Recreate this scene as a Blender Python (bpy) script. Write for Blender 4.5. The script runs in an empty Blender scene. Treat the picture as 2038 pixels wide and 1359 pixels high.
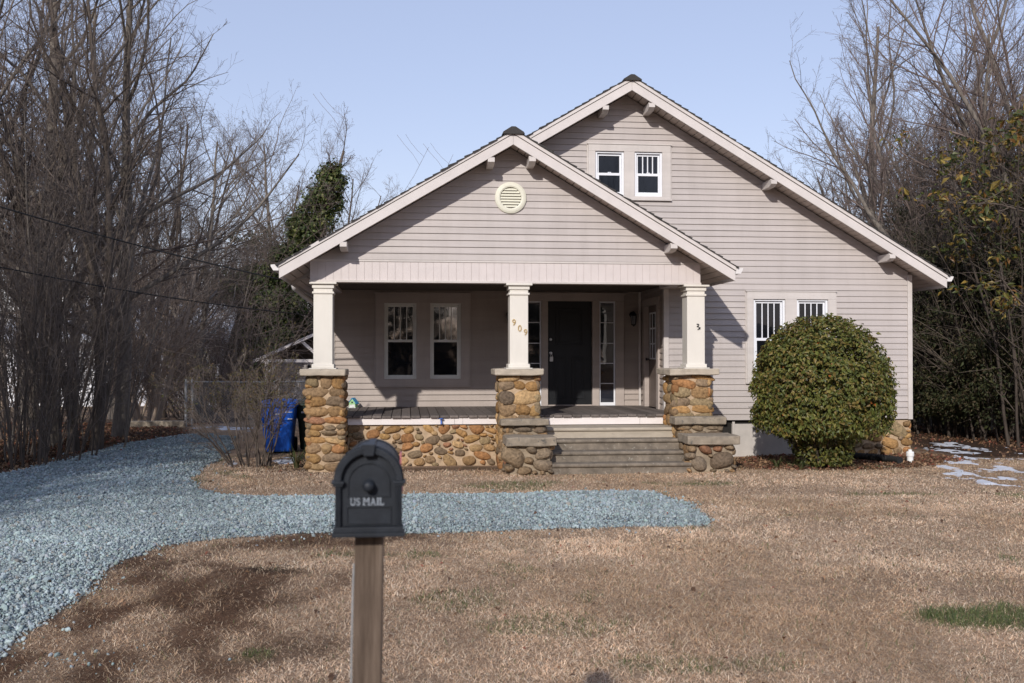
import bpy, bmesh, math, random
import numpy as np
from mathutils import Vector, Matrix

scene = bpy.context.scene
COL = scene.collection
R = math.radians
TH = R(6.0)                      # the house stands turned six degrees to the view
CT, ST = math.cos(TH), math.sin(TH)
U0, V0 = 3.7, 15.8               # house origin in its own (u, v) plan


def uv2xy(u, v):
    return u * CT - v * ST, u * ST + v * CT


# ---------------------------------------------------------------- mesh helpers
class MB:
    def __init__(s):
        s.v, s.f, s.c, s.n, s.hascol = [], [], [], 0, False

    def add(s, v, faces, col=None):
        v = np.asarray(v, dtype=np.float64).reshape(-1, 3)
        for f in faces:
            f = np.asarray(f, dtype=np.int64)
            if f.size:
                s.f.append(f + s.n)
        s.v.append(v)
        if col is None:
            s.c.append(np.ones((len(v), 3)))
        else:
            s.hascol = True
            s.c.append(np.broadcast_to(np.asarray(col, dtype=np.float64), (len(v), 3)))
        s.n += len(v)

    def box(s, a0, a1, b0, b1, c0, c1, col=None):
        v = [(x, y, z) for x in (a0, a1) for y in (b0, b1) for z in (c0, c1)]
        s.add(v, [BOXF], col)

    def hexa(s, v8, col=None):      # order as box
        s.add(v8, [BOXF], col)

    def prism(s, poly, d0, d1, m, col=None):
        """poly = list of (a, b), extruded from d0 to d1; m(a, b, d) gives the point"""
        n = len(poly)
        v = [m(a, b, d0) for a, b in poly] + [m(a, b, d1) for a, b in poly]
        s.add(v, [[list(range(n))[::-1]], [list(range(n, 2 * n))],
                  [[i, (i + 1) % n, n + (i + 1) % n, n + i] for i in range(n)]], col)

    def tube(s, P, rad, k=8, col=None, caps=True):
        P = np.asarray(P, float)
        rad = np.broadcast_to(np.asarray(rad, float), (len(P),))
        v, f = tubes_arrays(P[None], rad[None], k)
        fs = [f]
        n = len(P)
        if caps:
            fs += [[list(range(k))[::-1]], [[(n - 1) * k + i for i in range(k)]]]
        s.add(v, fs, col)

    def tubes(s, P, rad, k, col=None):
        v, f = tubes_arrays(P, rad, k)
        s.add(v, [f], col)

    def lathe(s, prof, k, m, col=None):
        """prof = (r, h) list turned about an axis; m(x, y, h)"""
        n = len(prof)
        v = [m(r * math.cos(2 * math.pi * i / k), r * math.sin(2 * math.pi * i / k), h) for r, h in prof for i in range(k)]
        f = [[j * k + i, j * k + (i + 1) % k, (j + 1) * k + (i + 1) % k, (j + 1) * k + i] for j in range(n - 1) for i in range(k)]
        s.add(v, [f, [[(n - 1) * k + i for i in range(k)]], [[i for i in range(k)][::-1]]], col)

    def build(s, name, mat, parent=None, off=(0, 0, 0), smooth=False, bevel=0.0, angle=None):
        me = bpy.data.meshes.new(name)
        V = np.concatenate(s.v) - np.asarray(off, float)
        sizes, loops = [], []
        for f in s.f:
            f = np.atleast_2d(f)
            sizes.append(np.full(len(f), f.shape[1], dtype=np.int32))
            loops.append(f.reshape(-1))
        sizes = np.concatenate(sizes)
        loops = np.concatenate(loops).astype(np.int32)
        me.vertices.add(len(V))
        me.vertices.foreach_set('co', V.astype(np.float32).reshape(-1))
        me.loops.add(len(loops))
        me.loops.foreach_set('vertex_index', loops)
        me.polygons.add(len(sizes))
        st = np.zeros(len(sizes), dtype=np.int32)
        st[1:] = np.cumsum(sizes)[:-1]
        me.polygons.foreach_set('loop_start', st)
        me.polygons.foreach_set('loop_total', sizes)
        me.polygons.foreach_set('use_smooth', np.full(len(sizes), bool(smooth)))
        me.update(calc_edges=True)
        if s.hascol:
            C = np.concatenate(s.c)
            a = me.color_attributes.new('Col', 'FLOAT_COLOR', 'POINT')
            C4 = np.ones((len(C), 4), dtype=np.float32)
            C4[:, :3] = C
            a.data.foreach_set('color', C4.reshape(-1))
        if mat is not None:
            me.materials.append(mat)
        o = bpy.data.objects.new(name, me)
        COL.objects.link(o)
        if parent is not None:
            o.parent = parent
        if bevel:
            b = o.modifiers.new('bevel', 'BEVEL')
            b.width = bevel
            b.segments = 2
            b.limit_method = 'ANGLE'
        return o


BOXF = [[0, 1, 3, 2], [4, 6, 7, 5], [0, 4, 5, 1], [2, 3, 7, 6], [0, 2, 6, 4], [1, 5, 7, 3]]


def nrm(a):
    return a / np.maximum(np.linalg.norm(a, axis=-1, keepdims=True), 1e-9)


def tubes_arrays(P, rad, k):
    N, n, _ = P.shape
    T = np.empty_like(P)
    T[:, 1:-1] = P[:, 2:] - P[:, :-2]
    T[:, 0] = P[:, 1] - P[:, 0]
    T[:, -1] = P[:, -1] - P[:, -2]
    T = nrm(T)
    mean = nrm(P[:, -1] - P[:, 0] + 1e-6)
    ref = np.where(np.abs(mean[:, 2:3]) < 0.8, np.array([[0, 0, 1.0]]), np.array([[1.0, 0, 0]]))
    e1 = nrm(np.cross(T, ref[:, None, :]))
    e2 = np.cross(T, e1)
    an = np.arange(k) * 2 * math.pi / k
    V = (P[:, :, None, :] + rad[:, :, None, None] * (e1[:, :, None, :] * np.cos(an)[None, None, :, None] + e2[:, :, None, :] * np.sin(an)[None, None, :, None]))
    idx = np.arange(N * n * k).reshape(N, n, k)
    a = idx[:, :-1, :]
    b = idx[:, 1:, :]
    f = np.stack([a, np.roll(a, -1, axis=2), np.roll(b, -1, axis=2), b], axis=-1).reshape(-1, 4)
    return V.reshape(-1, 3), f


def tag(o, label=None, cat=None, group=None, kind=None):
    if label: o['label'] = label
    if cat: o['category'] = cat
    if group: o['group'] = group
    if kind: o['kind'] = kind
    return o


def empty(name, loc, rz=0.0, label=None, cat=None, group=None):
    o = bpy.data.objects.new(name, None)
    o.empty_display_size = 0.2
    COL.objects.link(o)
    o.location = loc
    o.rotation_euler = (0, 0, rz)
    return tag(o, label, cat, group)


def copy_thing(o, parent=None):
    c = o.copy()
    COL.objects.link(c)
    c.parent = parent
    for ch in list(o.children):
        copy_thing(ch, c)
    return c


# ---------------------------------------------------------------- noise and polygons
class Noise2:
    def __init__(s, seed):
        s.g = np.random.default_rng(seed).random((256, 256))

    def __call__(s, x, y):
        x = np.asarray(x, float); y = np.asarray(y, float)
        xi = np.floor(x).astype(int); yi = np.floor(y).astype(int)
        fx = x - xi; fy = y - yi
        fx = fx * fx * (3 - 2 * fx); fy = fy * fy * (3 - 2 * fy)
        g = s.g
        a = g[xi % 256, yi % 256]; b = g[(xi + 1) % 256, yi % 256]
        c = g[xi % 256, (yi + 1) % 256]; d = g[(xi + 1) % 256, (yi + 1) % 256]
        return (a * (1 - fx) + b * fx) * (1 - fy) + (c * (1 - fx) + d * fx) * fy

    def fbm(s, x, y, o=4):
        t = 0; a = 0.5; w = 0
        for i in range(o):
            t = t + a * s(x * 2 ** i + 17.3 * i, y * 2 ** i + 9.1 * i); w += a; a *= 0.5
        return t / w


N1 = Noise2(11)


def smooth(a, b, x):
    t = np.clip((np.asarray(x, float) - a) / (b - a), 0, 1)
    return t * t * (3 - 2 * t)


def sdist(poly, x, y):
    """signed distance to a closed polygon, positive inside"""
    x = np.asarray(x, float); y = np.asarray(y, float)
    d = np.full(x.shape, 1e9); ins = np.zeros(x.shape, bool)
    n = len(poly)
    for i in range(n):
        ax, ay = poly[i]; bx, by = poly[(i + 1) % n]
        ex, ey = bx - ax, by - ay
        t = np.clip(((x - ax) * ex + (y - ay) * ey) / (ex * ex + ey * ey + 1e-12), 0, 1)
        d = np.minimum(d, np.hypot(x - ax - t * ex, y - ay - t * ey))
        c = (ay > y) != (by > y)
        xx = ax + (y - ay) * ex / (ey if abs(ey) > 1e-9 else 1e-9)
        ins ^= c & (x < xx)
    return np.where(ins, d, -d)


def clip_poly(poly, axis, val, keep_above):
    out = []
    n = len(poly)
    for i in range(n):
        p, q = poly[i], poly[(i + 1) % n]
        sp = (p[axis] - val) * (1 if keep_above else -1)
        sq = (q[axis] - val) * (1 if keep_above else -1)
        if sp >= -1e-9: out.append(p)
        if (sp > 1e-9 and sq < -1e-9) or (sp < -1e-9 and sq > 1e-9):
            t = sp / (sp - sq)
            out.append((p[0] + t * (q[0] - p[0]), p[1] + t * (q[1] - p[1])))
    return out if len(out) >= 3 else []


def area(poly):
    return 0.5 * abs(sum(poly[i][0] * poly[(i + 1) % len(poly)][1] - poly[(i + 1) % len(poly)][0] * poly[i][1] for i in range(len(poly))))


def siding(mb, poly, e, wstart, m, holes=(), proud=0.017):
    """lapped boards over a convex polygon in (s, w); m(s, w, d) with d = how far the face stands out"""
    ws = [p[1] for p in poly]
    k = int(math.floor((min(ws) - wstart) / e))
    while wstart + k * e < max(ws):
        w0 = wstart + k * e; w1 = w0 + e; k += 1
        cuts = [w0, w1] + [h for r in holes for h in (r[2], r[3]) if w0 + 1e-4 < h < w1 - 1e-4]
        cuts = sorted(set(cuts))
        for a, b in zip(cuts[:-1], cuts[1:]):
            band = clip_poly(clip_poly(poly, 1, a, True), 1, b, False) if True else []
            if not band: continue
            pieces = [band]
            for r in holes:
                if r[2] < (a + b) / 2 < r[3]:
                    nx = []
                    for p in pieces:
                        l = clip_poly(p, 0, r[0], False); rr = clip_poly(p, 0, r[1], True)
                        nx += [q for q in (l, rr) if q]
                    pieces = nx
            pj = proud * (1 + 0.12 * math.sin(k * 12.9898) )
            for p in pieces:
                if area(p) < 1e-6: continue
                v = [m(s_, w_, pj * (1 - (w_ - w0) / e)) for s_, w_ in p]
                mb.add(v, [[list(range(len(p)))]])
                if abs(a - w0) < 1e-6:
                    low = [q for q in p if abs(q[1] - a) < 1e-6]
                    if len(low) >= 2:
                        s0 = min(q[0] for q in low); s1 = max(q[0] for q in low)
                        mb.add([m(s0, a, pj), m(s1, a, pj), m(s1, a, -0.002), m(s0, a, -0.002)], [[[0, 1, 2, 3]]])


# unit icospheres for stones
def ico(sub):
    bm = bmesh.new()
    bmesh.ops.create_icosphere(bm, subdivisions=sub, radius=1.0)
    v = np.array([q.co[:] for q in bm.verts]); f = np.array([[q.index for q in p.verts] for p in bm.faces])
    bm.free()
    return v, f


ICO1, ICO2, ICO3 = ico(1), ico(2), ico(3)


def lumps(mb, rng, C, A, B, Nn, cols, base=ICO3, rough=0.10, power=0.8):
    """rounded stones: centres C, half axis vectors A, B, Nn (each N x 3), a colour each"""
    bv, bf = base
    N = len(C)
    w = np.sign(bv) * np.abs(bv) ** power
    w = w / np.max(np.abs(w))
    ph = rng.random((N, 1, 9)) * 6.28
    fr = 1.5 + rng.random((N, 1, 9)) * 2.5
    X = np.broadcast_to(bv[None], (N,) + bv.shape)
    dsp = np.zeros((N, len(bv)))
    for i in range(9):
        ax = i % 3; ay = (i + 1 + i // 3) % 3
        dsp += np.sin(X[:, :, ax] * fr[:, :, i] + X[:, :, ay] * 1.3 + ph[:, :, i]) * (1.0 if i < 5 else 0.5)
    dsp = 1 + rough * dsp / 2.5
    L = w[None] * dsp[:, :, None]
    V = C[:, None, :] + L[:, :, 0:1] * A[:, None, :] + L[:, :, 1:2] * B[:, None, :] + L[:, :, 2:3] * Nn[:, None, :]
    F = (bf[None] + (np.arange(N) * len(bv))[:, None, None]).reshape(-1, 3)
    c = np.repeat(np.asarray(cols), len(bv), axis=0)
    mb.add(V.reshape(-1, 3), [F], c)


# ---------------------------------------------------------------- materials
def newmat(name):
    m = bpy.data.materials.new(name)
    m.use_nodes = True
    nt = m.node_tree
    b = nt.nodes.get('Principled BSDF')
    return m, nt, b


def nd(nt, t, **kw):
    n = nt.nodes.new(t)
    for k, v in kw.items():
        if k in n.inputs: n.inputs[k].default_value = v
        else: setattr(n, k, v)
    return n


def coords(nt, scale=(1, 1, 1), src='Object'):
    tc = nd(nt, 'ShaderNodeTexCoord')
    mp = nd(nt, 'ShaderNodeMapping')
    mp.inputs['Scale'].default_value = scale
    nt.links.new(tc.outputs[src], mp.inputs['Vector'])
    return mp.outputs['Vector']


def noise(nt, vec, scale, detail=4, rough=0.6):
    n = nd(nt, 'ShaderNodeTexNoise')
    n.inputs['Scale'].default_value = scale
    n.inputs['Detail'].default_value = detail
    n.inputs['Roughness'].default_value = rough
    if vec is not None: nt.links.new(vec, n.inputs['Vector'])
    return n.outputs['Fac']


def ramp(nt, fac, stops):
    r = nd(nt, 'ShaderNodeValToRGB')
    el = r.color_ramp.elements
    while len(el) < len(stops): el.new(0.5)
    for e, (p, c) in zip(el, stops):
        e.position = p
        e.color = (c[0], c[1], c[2], 1)
    nt.links.new(fac, r.inputs['Fac'])
    return r.outputs['Color']


def mixc(nt, fac, a, b, mode='MIX'):
    m = nd(nt, 'ShaderNodeMix', data_type='RGBA', blend_type=mode)
    for sock, v in ((0, fac), (6, a), (7, b)):
        if hasattr(v, 'links'): nt.links.new(v, m.inputs[sock])
        else: m.inputs[sock].default_value = v if sock == 0 else (v[0], v[1], v[2], 1)
    return m.outputs[2]


def bump(nt, b, h, strength, dist=0.01):
    n = nd(nt, 'ShaderNodeBump')
    n.inputs['Strength'].default_value = strength
    n.inputs['Distance'].default_value = dist
    nt.links.new(h, n.inputs['Height'])
    nt.links.new(n.outputs['Normal'], b.inputs['Normal'])


def painted(name, c, rough=0.5, var=0.06, scale=(1, 1, 1), sc=6.0, spots=None, bmp=0.15, spec=0.4):
    """paint or plastic with slow tone changes, fine grain and optional worn spots"""
    m, nt, b = newmat(name)
    vec = coords(nt, scale)
    n1 = noise(nt, vec, sc, 5, 0.65)
    lo = tuple(x * (1 - 1.6 * var) for x in c); hi = tuple(min(1, x * (1 + var)) for x in c)
    col = ramp(nt, n1, [(0.3, lo), (0.62, c), (0.8, hi)])
    if spots:
        sp, th, scs = spots
        n2 = noise(nt, vec, scs, 6, 0.7)
        f = ramp(nt, n2, [(th, (0, 0, 0)), (th + 0.06, (1, 1, 1))])
        col = mixc(nt, f, col, sp)
    nt.links.new(col, b.inputs['Base Color'])
    b.inputs['Roughness'].default_value = rough
    b.inputs['Specular IOR Level'].default_value = spec
    n3 = noise(nt, vec, sc * 12, 3, 0.6)
    bump(nt, b, n3, bmp, 0.004)
    return m


def attr_mat(name, rough=0.7, var=0.25, sc=30.0, bmp=0.3, dist=0.01, spec=0.3, transl=0.0, spots=None):
    """colour of each piece from its own vertex colour, broken up with noise"""
    m, nt, b = newmat(name)
    a = nd(nt, 'ShaderNodeAttribute', attribute_name='Col')
    vec = coords(nt)
    n1 = noise(nt, vec, sc, 5, 0.65)
    g = ramp(nt, n1, [(0.25, (1 - var * 1.3,) * 3), (0.55, (1, 1, 1)), (0.8, (1 + var,) * 3)])
    col = mixc(nt, 1.0, a.outputs['Color'], g, 'MULTIPLY')
    if spots:
        sp, th, scs = spots
        n2 = noise(nt, vec, scs, 6, 0.7)
        f = ramp(nt, n2, [(th, (0, 0, 0)), (th + 0.08, (1, 1, 1))])
        col = mixc(nt, f, col, sp)
    nt.links.new(col, b.inputs['Base Color'])
    b.inputs['Roughness'].default_value = rough
    b.inputs['Specular IOR Level'].default_value = spec
    if bmp: bump(nt, b, n1, bmp, dist)
    if transl:
        out = nt.nodes.get('Material Output')
        t = nd(nt, 'ShaderNodeBsdfTranslucent')
        nt.links.new(col, t.inputs['Color'])
        ms = nd(nt, 'ShaderNodeMixShader')
        ms.inputs[0].default_value = transl
        nt.links.new(b.outputs[0], ms.inputs[1]); nt.links.new(t.outputs[0], ms.inputs[2])
        nt.links.new(ms.outputs[0], out.inputs['Surface'])
    return m


M = {}
M['siding'] = painted('vinyl_siding', (0.482, 0.434, 0.410), 0.55, 0.05, (0.25, 0.25, 6), 3.0, None, 0.12)
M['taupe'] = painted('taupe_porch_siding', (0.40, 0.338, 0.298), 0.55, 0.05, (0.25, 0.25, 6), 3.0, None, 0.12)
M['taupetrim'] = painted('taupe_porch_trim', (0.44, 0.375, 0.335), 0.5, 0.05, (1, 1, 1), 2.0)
M['trim'] = painted('pinkish_trim', (0.61, 0.56, 0.525), 0.5, 0.05, (1, 1, 1), 2.0)


def streaks(m, amt=0.09):
    nt = m.node_tree
    b = nt.nodes['Principled BSDF']
    src = b.inputs['Base Color'].links[0].from_socket
    v = noise(nt, coords(nt, (2.6, 2.6, 0.35)), 1.5, 5, 0.7)
    v2 = noise(nt, coords(nt, (0.25, 0.25, 5.2)), 1.7, 2, 0.5)
    g = ramp(nt, v, [(0.3, (1 - amt, 1 - amt * 1.05, 1 - amt * 1.15)), (0.55, (1, 1, 1)), (0.8, (1 + amt * 0.4,) * 3)])
    g2 = ramp(nt, v2, [(0.35, (0.95, 0.95, 0.95)), (0.65, (1.03, 1.03, 1.03))])
    c = mixc(nt, 1.0, mixc(nt, 1.0, src, g, 'MULTIPLY'), g2, 'MULTIPLY')
    nt.links.new(c, b.inputs['Base Color'])


for k_ in ('siding', 'taupe', 'trim', 'taupetrim'): streaks(M[k_])
M['frieze'] = painted('frieze_vinyl', (0.62, 0.555, 0.53), 0.5, 0.04)
M['rake'] = painted('rake_paint', (0.63, 0.58, 0.55), 0.55, 0.06, (1, 1, 1), 3.0, ((0.33, 0.30, 0.29), 0.72, 5.0))
M['cream'] = painted('cream_column_paint', (0.70, 0.66, 0.59), 0.5, 0.05, (1, 1, 0.4), 3.0, ((0.5, 0.47, 0.42), 0.74, 8.0))
M['vinylwhite'] = painted('white_vinyl', (0.78, 0.79, 0.82), 0.4, 0.03)
M['sashgrey'] = painted('aged_sash_paint', (0.76, 0.75, 0.70), 0.5, 0.05)
M['whitewood'] = painted('peeling_white_paint', (0.76, 0.70, 0.67), 0.65, 0.05, (1, 1, 3), 4.0, ((0.36, 0.31, 0.28), 0.68, 9.0), 0.4)
M['ventcream'] = painted('vent_plastic', (0.72, 0.70, 0.58), 0.5, 0.04)
M['soffit'] = painted('soffit_panel', (0.58, 0.49, 0.43), 0.6, 0.08)
M['gutter'] = painted('gutter_metal', (0.72, 0.69, 0.67), 0.4, 0.05, (1, 1, 1), 4.0, ((0.42, 0.38, 0.36), 0.7, 6.0))
M['deck'] = attr_mat('weathered_deck', 0.8, 0.3, 18.0, 0.5)
M['door'] = painted('black_door_paint', (0.010, 0.011, 0.013), 0.42, 0.2, spec=0.35)
M['brown'] = painted('brown_side_door', (0.17, 0.13, 0.11), 0.5, 0.1)
M['stone'] = attr_mat('river_stone', 0.85, 0.45, 24.0, 0.9, 0.03, 0.2, 0, ((0.16, 0.12, 0.08), 0.68, 13.0))
M['mortar'] = painted('tan_mortar', (0.50, 0.365, 0.235), 0.9, 0.22, (1, 1, 1), 9.0, ((0.34, 0.25, 0.17), 0.62, 6.0), 0.9)
M['mortargrey'] = painted('old_grey_mortar', (0.34, 0.27, 0.19), 0.9, 0.25, (1, 1, 1), 9.0, ((0.2, 0.16, 0.12), 0.6, 6.0), 0.9)
M['slab'] = painted('cast_cap_stone', (0.46, 0.395, 0.31), 0.85, 0.15, (1, 1, 1), 8.0, ((0.26, 0.23, 0.2), 0.64, 12.0), 0.6)
M['slabdark'] = painted('weathered_slab', (0.30, 0.25, 0.19), 0.9, 0.25, (1, 1, 1), 9.0, ((0.10, 0.095, 0.085), 0.58, 11.0), 0.8)
M['steptan'] = painted('tan_step_concrete', (0.43, 0.37, 0.29), 0.85, 0.14, (0.6, 1, 2), 7.0, ((0.28, 0.24, 0.19), 0.62, 7.0), 0.5)
M['stepgrey'] = painted('mossy_step_concrete', (0.215, 0.178, 0.138), 0.9, 0.3, (1, 1, 1), 8.0, ((0.34, 0.31, 0.26), 0.60, 18.0), 0.8)
M['panel'] = painted('pale_foundation_panel', (0.52, 0.48, 0.44), 0.8, 0.1, (1, 1, 1), 5.0, ((0.36, 0.33, 0.3), 0.66, 9.0), 0.4)
M['dark'] = painted('crawlspace_dark', (0.02, 0.018, 0.016), 0.9, 0.1)
M['chrome'] = painted('satin_nickel', (0.5, 0.5, 0.5), 0.3, 0.05); M['chrome'].node_tree.nodes['Principled BSDF'].inputs['Metallic'].default_value = 0.9
M['blackmetal'] = painted('black_metal', (0.015, 0.015, 0.017), 0.4, 0.1)
M['gold'] = painted('brass_number', (0.60, 0.42, 0.18), 0.35, 0.1); M['gold'].node_tree.nodes['Principled BSDF'].inputs['Metallic'].default_value = 0.55
M['bluepaint'] = painted('blue_spigot_paint', (0.07, 0.16, 0.5), 0.4, 0.1)


def glass(name, c=(0.012, 0.014, 0.018), ior=1.9, wav=0.12):
    m, nt, b = newmat(name)
    vec = coords(nt)
    n = noise(nt, vec, 1.6, 2, 0.4)
    col = ramp(nt, n, [(0.35, tuple(x * 0.6 for x in c)), (0.7, tuple(x * 1.6 for x in c))])
    nt.links.new(col, b.inputs['Base Color'])
    b.inputs['Roughness'].default_value = 0.025
    b.inputs['IOR'].default_value = ior
    bump(nt, b, noise(nt, vec, 2.2, 1, 0.3), wav, 0.02)
    return m


M['glass'] = glass('window_glass', (0.008, 0.009, 0.012), 1.45, 0.1)
M['glassblue'] = glass('storm_glass', (0.016, 0.019, 0.027), 2.25, 0.2)
M['lampglass'] = glass('seeded_lamp_glass', (0.25, 0.25, 0.26), 1.5)


def shingle_mat():
    m, nt, b = newmat('asphalt_shingles')
    vec = coords(nt, (1, 1, 1))
    n1 = noise(nt, vec, 60, 3, 0.7); n2 = noise(nt, vec, 3.0, 4)
    col = ramp(nt, n1, [(0.3, (0.018, 0.018, 0.019)), (0.6, (0.045, 0.043, 0.042)), (0.8, (0.085, 0.08, 0.076))])
    col = mixc(nt, n2, col, (0.05, 0.045, 0.04))
    nt.links.new(col, b.inputs['Base Color'])
    b.inputs['Roughness'].default_value = 0.9
    bump(nt, b, n1, 0.5, 0.006)
    return m


M['shingle'] = shingle_mat()


def post_wood():
    m, nt, b = newmat('weathered_post_wood')
    vec = coords(nt, (9, 9, 0.55))
    w = noise(nt, vec, 2.2, 6, 0.7)
    col = ramp(nt, w, [(0.30, (0.028, 0.019, 0.014)), (0.44, (0.078, 0.053, 0.036)), (0.58, (0.135, 0.097, 0.07)), (0.78, (0.27, 0.225, 0.185))])
    vec2 = coords(nt, (22, 22, 0.35))
    k = noise(nt, vec2, 1.4, 3, 0.5)
    f = ramp(nt, k, [(0.30, (1, 1, 1)), (0.36, (0, 0, 0))])
    col = mixc(nt, f, col, (0.03, 0.018, 0.012))
    nt.links.new(col, b.inputs['Base Color'])
    b.inputs['Roughness'].default_value = 0.85
    bump(nt, b, w, 0.7, 0.006)
    return m


M['post'] = post_wood()


def mailbox_mat():
    m, nt, b = newmat('sun_faded_black_plastic')
    vec = coords(nt)
    n = noise(nt, vec, 14, 5, 0.65); n2 = noise(nt, vec, 160, 2, 0.5)
    col = ramp(nt, n, [(0.3, (0.012, 0.0145, 0.019)), (0.6, (0.020, 0.024, 0.031)), (0.85, (0.042, 0.047, 0.056))])
    nt.links.new(col, b.inputs['Base Color'])
    b.inputs['Roughness'].default_value = 0.5
    b.inputs['Specular IOR Level'].default_value = 0.28
    bump(nt, b, n2, 0.25, 0.002)
    return m


M['mail'] = mailbox_mat()
M['mailletter'] = painted('raised_letter_face', (0.36, 0.40, 0.45), 0.4, 0.25, (1, 1, 1), 40.0)
M['flag'] = painted('faded_red_flag', (0.62, 0.20, 0.23), 0.5, 0.1)
M['binblue'] = painted('blue_bin_plastic', (0.008, 0.095, 0.50), 0.45, 0.1, (1, 1, 1), 5.0)
M['bingreen'] = painted('dark_green_bin_plastic', (0.012, 0.03, 0.022), 0.45, 0.15)
M['rubber'] = painted('black_rubber', (0.012, 0.012, 0.012), 0.75, 0.1)
M['label'] = painted('white_sticker', (0.7, 0.7, 0.72), 0.6, 0.05)
M['pvc'] = painted('white_pvc', (0.8, 0.8, 0.78), 0.4, 0.03)
M['galv'] = painted('galvanised_steel', (0.33, 0.34, 0.35), 0.5, 0.12)
M['garagewood'] = painted('chalky_garage_paint', (0.55, 0.50, 0.48), 0.7, 0.1, (1, 1, 3), 5.0, ((0.30, 0.27, 0.25), 0.64, 9.0))
M['cable'] = painted('cable_sheath', (0.008, 0.008, 0.009), 0.6, 0.1)
M['bark'] = painted('grey_bark', (0.21, 0.18, 0.15), 0.9, 0.3, (3, 3, 0.6), 6.0, ((0.10, 0.085, 0.07), 0.58, 7.0), 0.9)
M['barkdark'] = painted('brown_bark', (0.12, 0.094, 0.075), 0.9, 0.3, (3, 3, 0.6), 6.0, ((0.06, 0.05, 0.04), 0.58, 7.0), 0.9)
M['barkshade'] = painted('shade_dark_bark', (0.075, 0.058, 0.046), 0.9, 0.3, (3, 3, 0.6), 6.0)  # bark colour darkened to imitate shade inside thickets and under the bush
M['barkpale'] = painted('pale_smooth_bark', (0.40, 0.31, 0.235), 0.75, 0.25, (2, 2, 0.5), 5.0, ((0.24, 0.18, 0.13), 0.6, 6.0), 0.5)
M['twig'] = painted('grey_brown_twigs', (0.185, 0.148, 0.124), 0.85, 0.25, (1, 1, 1), 2.0)
M['twigred'] = painted('reddish_twigs', (0.20, 0.15, 0.128), 0.85, 0.25, (1, 1, 1), 2.0)
M['twigpale'] = painted('pale_twigs', (0.40, 0.31, 0.24), 0.85, 0.25, (1, 1, 1), 2.0)
M['leaf'] = attr_mat('glossy_leaf', 0.47, 0.2, 40.0, 0.0, 0.01, 0.35, 0.22)
M['leafmat'] = attr_mat('dull_leaf', 0.6, 0.2, 20.0, 0.0, 0.01, 0.3, 0.25)
M['litter'] = attr_mat('dry_leaves', 0.75, 0.2, 20.0, 0.0, 0.01, 0.25, 0.15)
M['blade'] = attr_mat('dormant_grass', 0.7, 0.15, 3.0, 0.0, 0.01, 0.25, 0.25)
M['gravelstone'] = attr_mat('crushed_bluestone', 0.85, 0.2, 60.0, 0.0, 0.01, 0.2)
# ================================================================= the house
hx, hy = uv2xy(U0, V0)
house = empty('bungalow', (hx, hy, 0), TH, 'beige lap sided bungalow with stone porch piers and dark front door', 'house')
HO = (U0, V0, 0)
SL = 0.592
PR, PZ, PL, PT = 1.579, 5.14, -1.87, 5.01      # porch ridge u, ridge height, left and right eave tips
MR, MZ, ML, MT = 3.735, 6.41, -1.86, 9.27      # main ridge likewise
VP, VM = 14.83, 16.30                          # front faces of the two sets of rake boards
VG, VW, VBK = 15.25, 16.77, 18.55              # gable, main wall, wall behind the porch
VEND = 27.5
WS = 0.63
rng = np.random.default_rng(5)


def hb(mb, name, mat, parent=None, **k):
    return mb.build(name, mat, parent or house, HO, **k)


def hbox(name, mat, *b, parent=None, bevel=0.004, **k):
    mb = MB(); mb.box(*b)
    return hb(mb, name, mat, parent, bevel=bevel, **k)


def zl(u, ridge, z):
    return z - SL * abs(u - ridge)


front = lambda vf: (lambda s, w, d: (s, vf - d, w))

# ---- walls
holes_up = [(3.191, 3.691, 4.48, 5.245), (3.875, 4.361, 4.48, 5.245)]
holes_lo = [(5.972, 6.542, 1.35, 2.725), (6.751, 7.318, 1.35, 2.725)]
mb = MB()
zg = 0.19
siding(mb, [(4.425, WS), (8.80, WS), (8.80, zl(8.80, MR, MZ) - zg), (MR, MZ - zg), (4.425, zl(4.425, MR, MZ) - zg)], 0.1027, WS, front(VW), holes_up + holes_lo)
siding(mb, [(-1.2, 3.0), (4.425, 3.0), (4.425, zl(4.425, MR, MZ) - zg), (MR, MZ - zg), (-1.2, zl(-1.2, MR, MZ) - zg)], 0.1027, WS, front(VW), holes_up)
hb(mb, 'wall', M['siding'])
mb = MB()
siding(mb, [(PR - (PZ - zg - 3.20) / SL, 3.20), (PR + (PZ - zg - 3.20) / SL, 3.20), (PR, PZ - zg)], 0.1031, 3.205, front(VG))
hb(mb, 'porch_gable', M['siding'])
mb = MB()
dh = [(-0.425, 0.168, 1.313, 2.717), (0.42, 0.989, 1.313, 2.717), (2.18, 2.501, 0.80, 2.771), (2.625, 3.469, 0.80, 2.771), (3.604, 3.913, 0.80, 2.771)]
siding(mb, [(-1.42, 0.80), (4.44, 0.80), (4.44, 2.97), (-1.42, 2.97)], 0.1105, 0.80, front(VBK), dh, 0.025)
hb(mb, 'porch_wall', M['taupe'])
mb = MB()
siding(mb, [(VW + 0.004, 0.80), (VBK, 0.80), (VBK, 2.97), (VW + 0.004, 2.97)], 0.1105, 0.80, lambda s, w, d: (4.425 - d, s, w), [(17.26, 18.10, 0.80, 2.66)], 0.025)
hb(mb, 'entry_wall', M['taupe'])
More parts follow.
